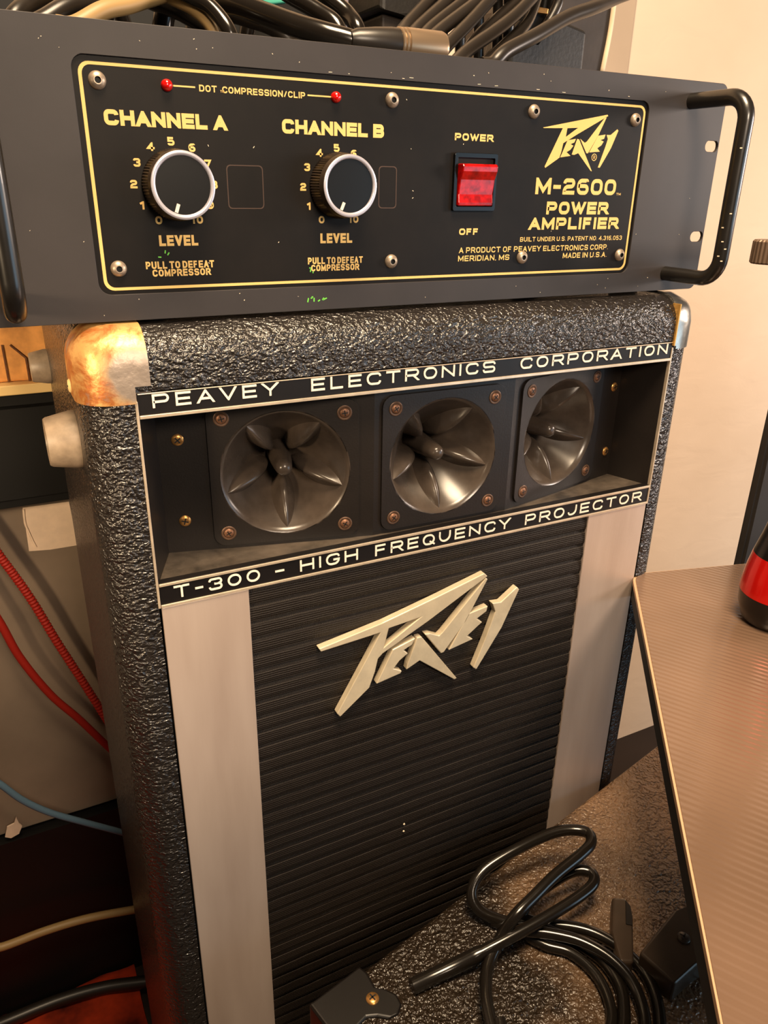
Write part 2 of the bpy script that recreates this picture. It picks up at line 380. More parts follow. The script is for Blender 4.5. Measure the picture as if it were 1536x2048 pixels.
def ribbon(bm, fr, pts, t, h0, h1, clip=None, endx=False):
    P = [pts[0]]
    for p in pts[1:]:
        if (p - P[-1]).length > 1e-6: P.append(p)
    n = len(P)
    if n < 2: return
    closed = (P[0] - P[-1]).length < 1e-5
    if clip and not closed:                     # diagonal ends run on and are cut level
        P = [p.copy() for p in P]
        for e, f in ((0, 1), (-1, -2)):
            d = (P[e] - P[f]).normalized()
            near = min(abs(P[e].y - clip[0]), abs(P[e].y - clip[1])) < t * .56
            if abs(d.y) > .08: P[e] = P[e] + d * (t if abs(d.x) > .08 else t / 2) * (1 if near else 0)
            elif endx: P[e] = P[e] + d * t * .5
    L, R = [], []
    for i in range(n):
        if closed: a, b = P[i - 1 if i > 0 else n - 2], P[i + 1 if i < n - 1 else 1]
        else: a, b = P[max(i - 1, 0)], P[min(i + 1, n - 1)]
        d1 = (P[i] - a); d2 = (b - P[i])
        d1 = d1.normalized() if d1.length > 1e-9 else d2.normalized(); d2 = d2.normalized() if d2.length > 1e-9 else d1
        n1 = Vector((-d1.y, d1.x)); n2 = Vector((-d2.y, d2.x)); m = (n1 + n2)
        m = m.normalized() if m.length > .1 else n1
        k = min(1 / max(m.dot(n1), .2), 3.5)
        L.append(P[i] + m * t / 2 * k); R.append(P[i] - m * t / 2 * k)
    for i in range(n - 1):
        q = [L[i], L[i + 1], R[i + 1], R[i]]
        if clip:
            for lim, sg in ((clip[0], 1), (clip[1], -1)):
                out = []
                for a, b in zip(q, q[1:] + q[:1]):
                    ia, ib = (a.y - lim) * sg >= -1e-9, (b.y - lim) * sg >= -1e-9
                    if ia: out.append(a)
                    if ia != ib: out.append(a + (b - a) * ((lim - a.y) / (b.y - a.y)))
                q = out
                if len(q) < 3: break
        if len(q) < 3: continue
        hi = [bm.verts.new(fr.p(v.x, v.y, h1)) for v in q]; bm.faces.new(hi)
        if h1 > .0003:
            lo = [bm.verts.new(fr.p(v.x, v.y, h0)) for v in q]
            for k in range(len(q)): j = (k + 1) % len(q); bm.faces.new((lo[k], lo[j], hi[j], hi[k]))
def text(name, s, fr, u0, u1, v0, h, t, mat, parent, rad=.3, gap=.3, lift=.00012, space=.75, label=None):
    """one line of lettering between u0 and u1, baseline v0, cap height h, stroke t"""
    bm = bmesh.new()
    units = 0; fixed = 0; ns = len(s)
    for i, ch in enumerate(s):
        if ch == ' ': units += space
        else: units += GL[ch][0]; fixed += t
        if i < ns - 1: units += gap if ch != ' ' and s[i + 1] != ' ' else gap * .5
    cw = (u1 - u0 - fixed) / max(units, .01)
    x = u0
    for i, ch in enumerate(s):
        if ch == ' ': x += space * cw
        else:
            w_, st = GL[ch]; W = w_ * cw
            for k, pl in enumerate(st):
                pts = [((x + t / 2 + p[0] * W, v0 + t / 2 + p[1] * (h - t)) + tuple(p[2:])) for p in pl]
                ribbon(bm, fr, roundpoly(pts, rad * h), t, -.00005, lift + k * .000004, None if (ch in ',./' or (ch == 'Q' and k)) else (v0, v0 + h), ch in 'ETLZ247-')
            x += W + t
        if i < ns - 1: x += (gap if ch != ' ' and s[i + 1] != ' ' else gap * .5) * cw
    o = link(name, bm, mat, parent)
    if label: o['label'] = label
    return o
def screw(name, fr, r, mat, parent, ang=20, washer=None, label=None):
    """pan head screw with a crossed slot"""
    bm = bmesh.new(); h = r * .42
    if washer: lathe(bm, fr, [(r * 1.55, -.0003), (r * 1.55, h * .25), (r * 1.4, h * .45), (r * 1.1, h * .35), (r * 1.05, 0)], 24, 1)
    lathe(bm, fr, [(r, -.0003), (r, h * .3), (r * .85, h * .7), (r * .5, h * .95), (0, h)], 24, 0)
    a = math.radians(ang); f2 = Fr(fr.o, fr.u * math.cos(a) + fr.v * math.sin(a), fr.v * math.cos(a) - fr.u * math.sin(a), fr.n)
    k = 2 if washer else 1
    box(bm, (-r * .6, -r * .11, h * .5), (r * .6, r * .11, h * 1.03), k, f2); box(bm, (-r * .11, -r * .6, h * .5), (r * .11, r * .6, h * 1.03), k, f2)
    ms = [mat] + ([washer] if washer else []) + [M['socket']]
    o = link(name, bm, ms, parent, True, autos=35)
    if label: o['label'] = label
    return o

LOGO = {  # angular seven-piece lettering mark, traced on the grille plane (mm)
'P': [(178.5,-315.6),(230.6,-307.3),(278.5,-296.2),(322.6,-285.0),(325.7,-288.2),(268.9,-317.6),(231.8,-334.9),(227.7,-338.6),(225.3,-349.6),(220.7,-362.9),(195.0,-382.9),(192.6,-379.4),(218.4,-334.9),(229.4,-315.4),(180.0,-318.6)],
'Ph': [(236.6,-313.5),(264.5,-310.8),(232.7,-329.7)],
'E1': [(240.5,-334.1),(260.5,-328.9),(258.0,-334.0),(250.2,-337.2),(254.3,-341.4),(246.0,-346.7),(241.5,-351.8),(249.3,-356.5),(248.3,-358.5),(226.7,-362.0)],
'A': [(262.2,-329.0),(266.1,-329.0),(302.4,-379.9),(300.0,-380.5),(265.3,-351.4),(253.4,-356.7),(254.2,-351.8)],
'V': [(269.3,-327.7),(273.8,-328.0),(282.6,-332.8),(285.7,-330.3),(324.3,-289.6),(326.1,-290.9),(307.7,-325.1),(287.7,-349.9),(285.4,-350.3)],
'E2': [(309.6,-319.1),(328.4,-316.6),(327.5,-321.3),(318.3,-326.0),(324.0,-330.9),(315.2,-336.4),(309.7,-340.2),(315.9,-345.1),(292.8,-349.4)],
'Y': [(332.8,-315.2),(341.6,-316.1),(356.8,-305.5),(359.1,-308.3),(344.9,-340.6),(321.6,-376.9),(318.6,-374.4),(328.7,-347.7),(336.5,-324.2)]}
PRINT = {
'P': [(319.5,33.9),(334.8,36.8),(368.8,43.2),(369.5,42.5),(346.1,31.1),(336.0,25.9),(335.3,21.7),(334.1,17.7),(323.9,11.7),(323.3,12.4),(334.6,34.2),(320.0,33.6)],
'Ph': [(338.1,34.3),(346.5,34.9),(337.5,29.4)],
'E1': [(339.2,27.7),(345.6,28.7),(344.7,26.7),(341.9,25.5),(344.2,24.8),(342.1,22.4),(339.3,21.0),(342.7,19.0),(334.8,17.9)],
'A': [(346.7,28.7),(348.2,28.5),(361.3,10.6),(360.3,10.7),(348.6,20.7),(345.5,19.6),(343.6,19.8)],
'V': [(348.9,28.9),(353.0,26.7),(354.6,27.5),(367.4,41.8),(368.3,41.5),(363.4,31.6),(356.4,20.8),(355.1,20.9)],
'E2': [(363.2,31.1),(369.1,32.0),(368.3,29.6),(365.5,28.7),(368.2,28.0),(366.7,25.8),(363.6,24.0),(366.0,22.1),(357.4,21.4)],
'Y': [(370.0,31.8),(373.5,32.0),(378.3,35.4),(379.3,34.6),(374.9,24.4),(367.5,12.8),(365.9,12.9),(370.2,25.2),(371.4,29.5)]}
def logo(bm, fr, D, h0, h1):
    for k, L in D.items():
        if k == 'Ph': continue
        lp = [[(a / 1000, b / 1000) for a, b in L]]
        if k == 'P': lp.append([(a / 1000, b / 1000) for a, b in D['Ph']])
        prism(bm, fr, lp, h0, h1)

def resize(root, k):
    """give a finished thing its true size: its meshes were laid out in drawing units, k metres each"""
    seen = set(); todo = list(root.children)
    while todo:
        o = todo.pop(); todo += list(o.children)
        if o.type == 'MESH' and o.data.name not in seen:
            seen.add(o.data.name); o.data.transform(Matrix.Scale(k, 4))
            for m in o.modifiers:
                if m.type == 'BEVEL': m.width *= k
# ================================================================ SETTING
K = .885
FZ = -1.00
bm = bmesh.new(); box(bm, (-1.6, .86, FZ), (2.6, .96, 1.6)); tag(link('wall_back', bm, M['plaster']), kind='structure')
bm = bmesh.new(); box(bm, (-1.6, -1.2, FZ - .06), (2.6, .86, FZ)); tag(link('floor', bm, M['floor']), kind='structure')

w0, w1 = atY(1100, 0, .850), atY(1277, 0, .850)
bm = bmesh.new(); box(bm, (w0.x, .850, FZ), (w1.x, .862, 1.6)); tag(link('shade_band_1', bm, simple('grey_beige_shade', (178, 156, 132), .7, 0, .3, 0, 8, .06, .15, 60), bevel=.004), kind='structure')  # shaded band of the wall, built as a strip in darker colour
# ================================================================ AMPLIFIER
AY = .415
fa = Fr((0, AY, 0))
amp = empty('power_amplifier', 'dark grey rack power amplifier with two knobs and red switch on the speaker cabinet', 'amplifier')
px0, px1, pz0, pz1 = -.0125, .4705, -.0662, .0664
outer = rrect(px0, pz0, px1, pz1, .006)
hole = rrect(.0526, -.0530, .4022, .0524, .006)
slots = [rrect(sx - .0062, sz - .0035, sx + .0060, sz + .0034, .0033, 5) for sx in (.4638, -.0055) for sz in (.0285, -.0300)]
bm = bmesh.new(); prism(bm, fa, [outer, hole] + slots, -.0022, 0)
link('faceplate', bm, M['slate'], amp, bevel=.0006)
bm = bmesh.new(); prism(bm, fa, [rrect(.0505, -.055, .4045, .0545, .006)], -.0034, -.0012)
link('control_panel', bm, M['panel'], amp)
fp = fa.at(0, 0, -.0012)
bm = bmesh.new()
prism(bm, fp, [rrect(.0553, -.0511, .4003, .0498, .0050), rrect(.0569, -.0497, .3988, .0485, .0040)], -.00005, .00012)
link('gold_border', bm, M['gold'], amp)
bm = bmesh.new(); box(bm, (.006, AY + .004, -.0640), (.4480, .70, .0642)); link('chassis', bm, M['chassis'], amp, bevel=.001)
for fx in (.078, .425):
    for fy in (.440, .56):
        bm = bmesh.new(); lathe(bm, Fr((fx, fy, -.0640), (1, 0, 0), (0, 1, 0), (0, 0, -1)), [(0, 0), (.011, 0), (.0100, .0042), (0, .0042)], 24)
        link('rubber_foot', bm, M['chassis'], amp, True, autos=40)
G = M['gold']
def tx(s, u0, u1, v0, h, t, **k): return text('lettering', s, fp, u0, u1, v0, h, t, G, amp, **k)
tx('CHANNEL A', .0644, .1232, .0240, .0067, .0019, gap=.12, space=.55, rad=.22)
tx('CHANNEL B', .1523, .2115, .0240, .0067, .0019, gap=.12, space=.55, rad=.22)
tx('DOT  COMPRESSION/CLIP', .1104, .1655, .0406, .0029, .0006, gap=.26, space=.5)
tx('TM', .1208, .1228, .0408, .0010, .00022)
tx('POWER', .2572, .2838, .0247, .0038, .0010, gap=.25)
tx('OFF', .2634, .2773, -.0268, .0037, .0010, gap=.25)
tx('M-2600', .3178, .3832, -.0034, .0095, .0023, gap=.22, rad=.28)
tx('TM', .3842, .3880, -.0034, .0014, .0003)
tx('POWER', .3278, .3788, -.0152, .0076, .0021, gap=.22)
tx('AMPLIFIER', .3152, .3892, -.0243, .0073, .0020, gap=.22)
tx('BUILT UNDER U.S. PATENT NO. 4,316,053', .3092, .3940, -.0313, .0027, .00048, gap=.3, space=.5)
tx('A PRODUCT OF PEAVEY ELECTRONICS CORP.', .2641, .3828, -.0373, .0033, .00062, gap=.28, space=.5)
tx('MERIDIAN, MS', .2637, .3019, -.0421, .0033, .00062, gap=.28, space=.5)
tx('MADE IN U.S.A.', .3448, .3824, -.0421, .0033, .00062, gap=.28, space=.5)
for c0, lx0, lx1, a, b in ((.0948, .0844, .1043, (.0766, .1119), (.0796, .1098)), (.1832, .1727, .1922, (.1650, .1989), (.1669, .1966))):
    tx('LEVEL', lx0, lx1, -.0302, .0052, .0013, gap=.22)
    tx('PULL TO DEFEAT', a[0], a[1], -.0412, .0036, .0008, gap=.26, space=.45)
    tx('COMPRESSOR', b[0], b[1], -.0450, .0035, .0008, gap=.26)
    for i in range(11):
        an = math.radians(241.5 - 30.2 * i); R = .0200
        cx, cz = c0 + R * math.cos(an), -.0010 + R * .96 * math.sin(an)
        s = str(i); hw = .0013 if i == 1 else (.0017 if i < 10 else .0030)
        tx(s, cx - hw, cx + hw, cz - .0019, .0038, .00095, gap=.35)
for ga, gb in ((.0980, .1085), (.1668, .1800)):
    bm = bmesh.new(); box(bm, (ga, .0419, -.00005), (gb, .0426, .00012), 0, fp); link('guide_line', bm, G, amp)
bm = bmesh.new(); logo(bm, fp, PRINT, -.00005, .00012); link('gold_emblem', bm, G, amp)
bm = bmesh.new(); prism(bm, fp, [circ(.3619, .0187, .0021, 24), circ(.3619, .0187, .0017, 24)], -.00005, .00012); link('registered_mark', bm, G, amp)
tx('R', .3612, .3627, .0177, .0020, .0003)
for sx, sz in ((.0633, .0423), (.2161, .0427), (.3116, .0420), (.3923, .0413), (.0632, -.0406), (.2174, -.0409), (.3118, -.0408), (.3939, -.0411)):
    f = fp.at(sx, sz); r = .0040
    bm = bmesh.new(); lathe(bm, f, [(r, -.0002), (r * .98, .0006), (r * .88, .0014), (r * .7, .0021), (r * .45, .0025)], 28, 0)
    lathe(bm, f, [(r * .45, .0025), (r * .40, .0012), (0, .0012)], 6, 1)
    lathe(bm, f, [(r * .46, .0025), (r * .36, .0025)], 28, 0)
    link('panel_screw', bm, [M['rivet'], M['socket']], amp, True, autos=50)
for sx in (.0948, .1826):
    bm = bmesh.new(); f = fp.at(sx, .0422); r = .0027
    lathe(bm, f, [(r, -.0002), (r, .0010), (r * .9, .0021), (r * .6, .0031), (r * .3, .0035), (0, .0036)], 24)
    o = link('indicator_lamp', bm, M['red_led'], amp, True); o['label'] = 'red indicator lamp lens'
def knob(cx, cz, ang):
    f = fp.at(cx, cz)
    bm = bmesh.new(); n = 150
    rf = lambda i, r: 1.0 if i % 2 else .965
    lathe(bm, f, [(.0166, .0008), (.0167, .0030), (.0160, .0125)], n, 0, rf)
    lathe(bm, f, [(.0160, .0125), (.0157, .0140), (.0154, .0168)], n, 0)
    k = link('knob', bm, M['knob'], amp)
    bm = bmesh.new(); lathe(bm, f, [(.0154, .0160), (.0154, .0172), (.0148, .0175), (.0136, .0174), (.0132, .0169), (.0132, .0160)], 64)
    link('face_ring', bm, M['silver_ring'], k, True, autos=60)['label'] = 'polished silver ring'
    bm = bmesh.new(); lathe(bm, f, [(.0133, .0166), (0, .0166)], 64); link('knob_face', bm, M['knob_face'], k)
    a = math.radians(ang); f2 = Fr(f.o, (math.cos(a), 0, math.sin(a)), (-math.sin(a), 0, math.cos(a)), (0, -1, 0))
    bm = bmesh.new(); box(bm, (.0088, -.0008, .0166), (.0129, .0008, .0170), 0, f2); link('pointer', bm, M['white'], k)['label'] = 'white pointer mark'
knob(.0950, -.0016, 250); knob(.1834, -.0006, 246)
# rocker switch
sw = None
bm = bmesh.new(); prism(bm, fp, [rrect(.2568, -.0132, .2868, .0183, .0012, 3), rrect(.2590, -.0108, .2848, .0158, .0006, 2)], 0, .0022)
sw = link('switch_bezel', bm, M['bezel'], amp, bevel=.0004)
bm = bmesh.new(); box(bm, (.2590, -.0108, -.0001), (.2848, .0158, .0002), 0, fp); link('switch_well', bm, M['dark_gap'], sw)
bm = bmesh.new()
prof = [(.0125, .0005), (.0125, .0058), (.0112, .0070), (.0085, .0066), (.0040, .0042), (-.0040, .0028), (-.0085, .0034), (-.0104, .0030), (-.0104, .0005)]
A_ = [bm.verts.new(fp.p(.2598, z, h)) for z, h in prof]; B_ = [bm.verts.new(fp.p(.2842, z, h)) for z, h in prof]
for i in range(len(prof)): j = (i + 1) % len(prof); bm.faces.new((A_[i], A_[j], B_[j], B_[i]))
bm.faces.new(A_); bm.faces.new(B_)
link('rocker', bm, M['red_rocker'], sw, bevel=.0006)['label'] = 'glossy red rocker'
# rack handles
def handle(x):
    z, d, rr = .0545, .0455, .014
    P = [Vector((x, AY, z))]
    for k in range(9):
        a = PI / 2 * k / 8; P.append(Vector((x, AY - d + rr - rr * math.sin(a), z - rr + rr * math.cos(a))))
    P2 = [Vector((q.x, q.y, -q.z)) for q in reversed(P)]
    bm = bmesh.new(); tube(bm, P + [Vector((x, AY - d, .02)), Vector((x, AY - d, -.02))] + P2, .0049, 20)
    link('rack_handle', bm, M['handle'], amp, True, autos=60)
handle(.4385); handle(.0118)
bm = bmesh.new()
for hz, ha in ((.0250, .3), (-.0130, .5), (-.0215, -.2), (-.0300, .1), (-.0345, .6), (-.0390, -.1), (-.0420, .4)):
    n_ = Vector((-math.cos(ha + .45), -math.sin(ha + .45), 0)); c_ = Vector((.4385, AY - .0455, hz)) + n_ * .00485
    t_ = Vector((-n_.y, n_.x, 0)); f_ = Fr(c_, t_, (0, 0, 1), n_); box(bm, (-.0007, -.0003, -.0003), (.0007, .0004, .00018), 0, f_)
tag(link('handle_chips', bm, M['chip'], amp), kind='stuff')
bm = bmesh.new()
rnd = random.Random(3)
def fleck(x, z, l, wd, a, h=.00012, fr=fa, mi=0):
    f = Fr(fr.p(x, z, 0), (math.cos(a), 0, math.sin(a)), (-math.sin(a), 0, math.cos(a))); box(bm, (-l / 2, -wd / 2, -.0001), (l / 2, wd / 2, h), mi, f)
for i in range(46):
    x = rnd.uniform(.0, .47); z = rnd.choice([rnd.uniform(-.064, -.055), rnd.uniform(.054, .063), rnd.uniform(-.06, .06)])
    if .05 < x < .405 and -.055 < z < .055: continue
    fleck(x, z, rnd.uniform(.0003, .0007), rnd.uniform(.0002, .0004), rnd.uniform(0, 3))
for i in range(12): fleck(rnd.uniform(.06, .39), rnd.uniform(-.048, .046), rnd.uniform(.0003, .0011), .0003, rnd.uniform(0, 3), .00012, fp)
for i in range(9): fleck(.115 + .28 * rnd.random(), .0535 + rnd.uniform(-.0004, .0008), rnd.uniform(.0008, .0025), .00025, rnd.uniform(-.1, .1))
for i in range(7): fleck(.160 + rnd.uniform(0, .016), -.0595 + rnd.uniform(-.0015, .0015), rnd.uniform(.0008, .003), .0007, rnd.uniform(-.2, 1.6), .00012, fa, 1)
for x, z in ((.0885, -.034), (.084, -.0355), (.087, -.0330), (.1665, -.0445), (.1665, -.0432), (.168, -.0452)): fleck(x, z, .0016, .0006, rnd.uniform(-.3, 1.6), .0001, fp, 1)
tag(link('paint_chips', bm, [M['chip'], M['green_chip']], amp), kind='stuff')
for x0, z0, x1, z1 in ((.1215, -.0125, .1410, .0085), (.2085, -.0120, .2200, .0100)):
    bm = bmesh.new()
    prism(bm, fp, [rrect(x0, z0, x1, z1, .002, 3), rrect(x0 + .0005, z0 + .0005, x1 - .0005, z1 - .0005, .0018, 3)], -.00005, .00006)
    link('sticker_residue', bm, M['residue'], amp)

# ================================================================ SPEAKER CABINET
SY = .450
fs = Fr((0, SY, 0))
cab = empty('speaker_cabinet', 'tall black tolex speaker cabinet with three horns and ribbed grille, carrying the amplifier', 'speaker')
CX0, CX1, CZ1, CY1 = .0392, .5235, -.0772, .712
bm = bmesh.new(); box(bm, (CX0, SY - .0005, FZ / K), (CX1, CY1, CZ1))
bm.edges.ensure_lookup_table()
be = [e for e in bm.edges if all(v.co.y < .5 for v in e.verts) or (all(v.co.z > -.1 for v in e.verts)) or (abs(e.verts[0].co.z - e.verts[1].co.z) > .1)]
bmesh.ops.bevel(bm, geom=be, offset=.0225, segments=8, profile=.5, affect='EDGES')
body = link('cabinet_body', bm, M['tolex'], cab, True, autos=60)
bm = bmesh.new(); box(bm, (.0690, .40, FZ / K + .03), (.4968, .60, -.1125)); cut = link('cutter', bm, M['tolex'])
md = body.modifiers.new('opening', 'BOOLEAN'); md.object = cut; md.operation = 'DIFFERENCE'; md.solver = 'EXACT'
dg = bpy.context.evaluated_depsgraph_get(); me2 = bpy.data.meshes.new_from_object(body.evaluated_get(dg))
body.modifiers.clear(); body.data = me2; bpy.data.objects.remove(cut)
for p in me2.polygons: p.use_smooth = True
try: me2.set_sharp_from_angle(angle=math.radians(50))
except Exception: pass

# name strips
def strip(z0, z1, zl0, zl1, thick):
    bm = bmesh.new(); box(bm, (.0700, z0, -.006), (.4962, z1, .0002), 0, fs)
    s = link('name_strip', bm, M['band'], cab, bevel=.0003); return s
st1 = strip(-.1285, -.1132, 0, 0, 0); st2 = strip(-.2560, -.2385, 0, 0, 0)
def bar(name, x0, x1, z0, z1, h, mat, parent, h0=-.001):
    bm = bmesh.new(); box(bm, (x0, z0, h0), (x1, z1, h), 0, fs); return link(name, bm, mat, parent, bevel=.0003)
bar('silver_edge', .0705, .4960, -.1142, -.1135, .0006, M['trim_silver'], st1)
bar('silver_edge', .0705, .4960, -.1287, -.1266, .0010, M['trim_silver'], st1)
bar('silver_edge', .0705, .4960, -.2408, -.2388, .0010, M['trim_silver'], st2)
bar('silver_edge', .0705, .4960, -.2562, -.2542, .0010, M['trim_silver'], st2)
bar('side_trim', .0686, .0702, -.2562, -.1180, .0010, M['trim_silver'], cab, -.02)
bar('side_trim', .4955, .4969, -.2562, -.1180, .0010, M['trim_silver'], cab, -.02)
def ct(s, u0, u1, v0, h, par): return text('lettering', s, fs, u0, u1, v0, h, .00135, M['cream'], par, rad=.5, gap=.42, lift=.0007)
ct('PEAVEY', .0785, .1562, -.1227, .0082, st1); ct('ELECTRONICS', .1786, .3212, -.1227, .0082, st1); ct('CORPORATION', .3436, .4908, -.1227, .0082, st1)
ct('T-300', .0795, .1380, -.2510, .0088, st2); ct('-', .1490, .1556, -.2510, .0088, st2); ct('HIGH', .1673, .2122, -.2510, .0088, st2)
ct('FREQUENCY', .2262, .3470, -.2514, .0088, st2); ct('PROJECTOR', .3620, .4880, -.2518, .0088, st2)

# horn recess: three facets, side walls, ledge and roof
Z0, Z1 = -.2388, -.1280
FA = [(.0865, .4930), (.2290, .4590), (.3465, .4575), (.4820, .4880)]
rec = [(.0700, .4500)] + FA + [(.4962, .4500)]
def wallface(name, a, b, th=.003):
    bm = bmesh.new(); a = Vector(a); b = Vector(b); d = (b - a).normalized(); nb = Vector((-d.y, d.x)) * th
    q = [a, b, b + nb, a + nb]
    lo = [bm.verts.new((p.x, p.y, Z0)) for p in q]; hi = [bm.verts.new((p.x, p.y, Z1)) for p in q]
    for i in range(4): j = (i + 1) % 4; bm.faces.new((lo[i], lo[j], hi[j], hi[i]))
    bm.faces.new(lo); bm.faces.new(hi)
    return link(name, bm, M['horn_panel'], cab)
wallface('recess_side', rec[0], rec[1]); wallface('recess_side', rec[4], rec[5])
for nm, z0, z1 in (('recess_ledge', Z0 - .002, Z0), ('recess_roof', Z1, Z1 + .002)):
    bm = bmesh.new(); lo = [bm.verts.new((x, y + (.001 if 0 < i < 5 else 0), z0)) for i, (x, y) in enumerate(rec)]; hi = [bm.verts.new((x, y + (.001 if 0 < i < 5 else 0), z1)) for i, (x, y) in enumerate(rec)]
    for i in range(6): j = (i + 1) % 6; bm.faces.new((lo[i], lo[j], hi[j], hi[i]))
    bm.faces.new(lo); bm.faces.new(hi); link(nm, bm, M['dusty'] if nm == 'recess_ledge' else M['horn_panel'], cab, bevel=.0006)
def facet(i, uc):
    a = Vector(FA[i] + (0,)); b = Vector(FA[i + 1] + (0,)); U = (b - a).normalized(); L = (b - a).length
    N = Vector((U.y, -U.x, 0)); f = Fr((a.x, a.y, -.1848), U, (0, 0, 1), N)
    top, bot = Z1 + .1848, Z0 + .1848
    bm = bmesh.new(); prism(bm, f, [[(0, bot), (L, bot), (L, top), (0, top)], circ(uc, 0, .0462, 64)], -.002, 0)
    pnl = link('horn_baffle', bm, M['horn_panel'], cab)
    h = f.at(uc, 0)
    bm = bmesh.new(); prism(bm, h, [rrect(-.0515, -.0510, .0515, .0510, .0085), circ(0, 0, .0447, 64)], .0001, .0022)
    hn = link('horn', bm, M['horn_panel'], cab, bevel=.0006); hn['label'] = 'black plastic horn tweeter with square flange'
    D = .052
    def wp(t): return (.0085 + .0362 * (1 - t) ** 1.15, .0022 - D * (t ** .9))   # t 0 mouth .. 1 throat
    bm = bmesh.new(); lathe(bm, h, [(.0455, .0022)] + [wp(k / 16) for k in range(17)] + [(0, -D)], 64)
    link('horn_bell', bm, M['horn'], hn, True)
    bm = bmesh.new(); lathe(bm, h, [(.0090, -D), (.0085, -.040), (.0076, -.026), (.0068, -.017), (.0062, -.012), (.0056, -.0085), (.0042, -.0062), (.0020, -.0052), (0, -.0050)], 28)
    link('phase_plug', bm, M['horn'], hn, True)
    for k in range(5):
        an = math.radians(-90 + 72 * k); er = (math.cos(an), math.sin(an)); et = (-er[1], er[0])
        bm = bmesh.new(); rings = []
        for s in range(15):
            t = .06 + .86 * s / 14; r, hh = wp(t); q = s / 14
            wdt = .0088 * math.sin(PI * q) ** .75 + .0003; ht = .0150 * math.sin(PI * min(1, q * 1.0)) ** .8 * (1 - .15 * q)
            row = []
            for c_, e_ in ((-1, 0), (-.72, .30), (-.32, .82), (0, 1), (.32, .82), (.72, .30), (1, 0)):
                # local inward normal of the bell is roughly toward the axis and out of the mouth
                rr = r - ht * e_ * .75; h2 = hh + ht * e_ * .55
                row.append(bm.verts.new(h.p(rr * er[0] + wdt * c_ * et[0], rr * er[1] + wdt * c_ * et[1], h2)))
            rings.append(row)
        for A1, B1 in zip(rings, rings[1:]):
            for c_ in range(6): bm.faces.new((A1[c_], A1[c_ + 1], B1[c_ + 1], B1[c_]))
        link('horn_fin', bm, M['horn'], hn, True)
    for sx in (-1, 1):
        for sz in (-1, 1):
            screw('flange_screw', h.at(sx * .0415, sz * .0415, .0022), .0034, M['rust'], hn, random.uniform(0, 90), M['rustring'])
    return f
f0 = facet(0, .0835); facet(1, .0570); f2 = facet(2, .0592)
L2 = (Vector(FA[3]) - Vector(FA[2])).length
for f, u in ((f0, .0130), (f2, L2 - .0085)):
    for z in (.0280, -.0305): screw('baffle_screw', f.at(u, z), .0040, M['brass'], cab, random.uniform(0, 90), label='brass cross-head screw')

# grille and silver side panels
GB = FZ / K + .035
bm = bmesh.new(); z = -.2562; x0, x1 = .1285, .4310
pitch = .0137; sec = []
while z > GB:
    sec += [(z, .4535), (z - pitch * .25, .4515), (z - pitch * .70, .4508), (z - pitch * .93, .4512), (z - pitch * .96, .4533)]
    z -= pitch
nx = 26; rows = []
for zz, yy in sec:
    rows.append([bm.verts.new((x0 + (x1 - x0) * i / nx, yy + .0004 * noise.noise(Vector((i * .8, zz * 60, 0))), zz + .0006 * noise.noise(Vector((i * .35, zz * 12, 3))))) for i in range(nx + 1)])
for a, b in zip(rows, rows[1:]):
    for i in range(nx): bm.faces.new((a[i], a[i + 1], b[i + 1], b[i]))
link('grille_cloth', bm, M['grille'], cab)
for xa, xb in ((.0706, .1296), (.4300, .4956)):
    bm = bmesh.new(); box(bm, (xa, GB, -.003), (xb, -.2562, .0003), 0, fs); link('side_panel', bm, M['brushed'], cab, bevel=.0006)['label'] = 'brushed silver panel beside the grille'
bm = bmesh.new(); box(bm, (.0700, .4600, FZ / K + .03), (.4968, .4640, Z0 - .004)); link('baffle_board', bm, M['dark_gap'], cab)
bm = bmesh.new()
for q in ((808, 1648), (807, 1662)):
    p_ = atY(q[0], q[1], .4495); lathe(bm, Fr(p_), [(.0010, 0), (.0007, .0008), (0, .0010)], 8)
tag(link('lint', bm, M['chip'], cab), kind='stuff')
# raised metal emblem on the grille
bm = bmesh.new(); logo(bm, Fr((0, .4480, 0)), LOGO, -.0030, .0032)
link('metal_emblem', bm, M['emblem'], cab, bevel=.0006)['label'] = 'angular cast metal emblem'

# corner caps, screws and feet
def cap(name, x0, x1, xi, zlo, zi, mat, left):
    """rounded corner shell; xi,zi the notch that clears the name strip"""
    b2 = bmesh.new(); box(b2, (x0, SY - .0018, zlo), (x1, SY + .046, CZ1 + .0013)); ox = x0 if left else x1; ed = []
    for e in b2.edges:
        v0, v1 = e.verts[0].co, e.verts[1].co
        k = sum((abs(v0.y - (SY - .0018)) < 1e-6 and abs(v1.y - (SY - .0018)) < 1e-6, abs(v0.z - (CZ1 + .0013)) < 1e-6 and abs(v1.z - (CZ1 + .0013)) < 1e-6, abs(v0.x - ox) < 1e-6 and abs(v1.x - ox) < 1e-6))
        if k >= 2: ed.append(e)
    bmesh.ops.bevel(b2, geom=ed, offset=.0225, segments=8, profile=.5, affect='EDGES')
    o = link(name, b2, mat, cab, True)
    bm = bmesh.new(); box(bm, ((xi, .44, zlo - .01) if left else (x0 - .01, .44, zlo - .01)), ((x1 + .01, .4505, zi) if left else (xi, .4505, zi)))
    cut = link('cutter', bm, mat); md = o.modifiers.new('n', 'BOOLEAN'); md.object = cut; md.operation = 'DIFFERENCE'; md.solver = 'EXACT'
    dg = bpy.context.evaluated_depsgraph_get(); me = bpy.data.meshes.new_from_object(o.evaluated_get(dg))
    o.modifiers.clear(); o.data = me; bpy.data.objects.remove(cut)
    for p in me.polygons: p.use_smooth = True
    me.set_sharp_from_angle(angle=math.radians(50))
    return o
cl = cap('corner_cap', CX0 - .0012, .0785, .0695, -.1190, -.1090, M['corner'], True); cl['label'] = 'gold painted metal corner with rust stains'
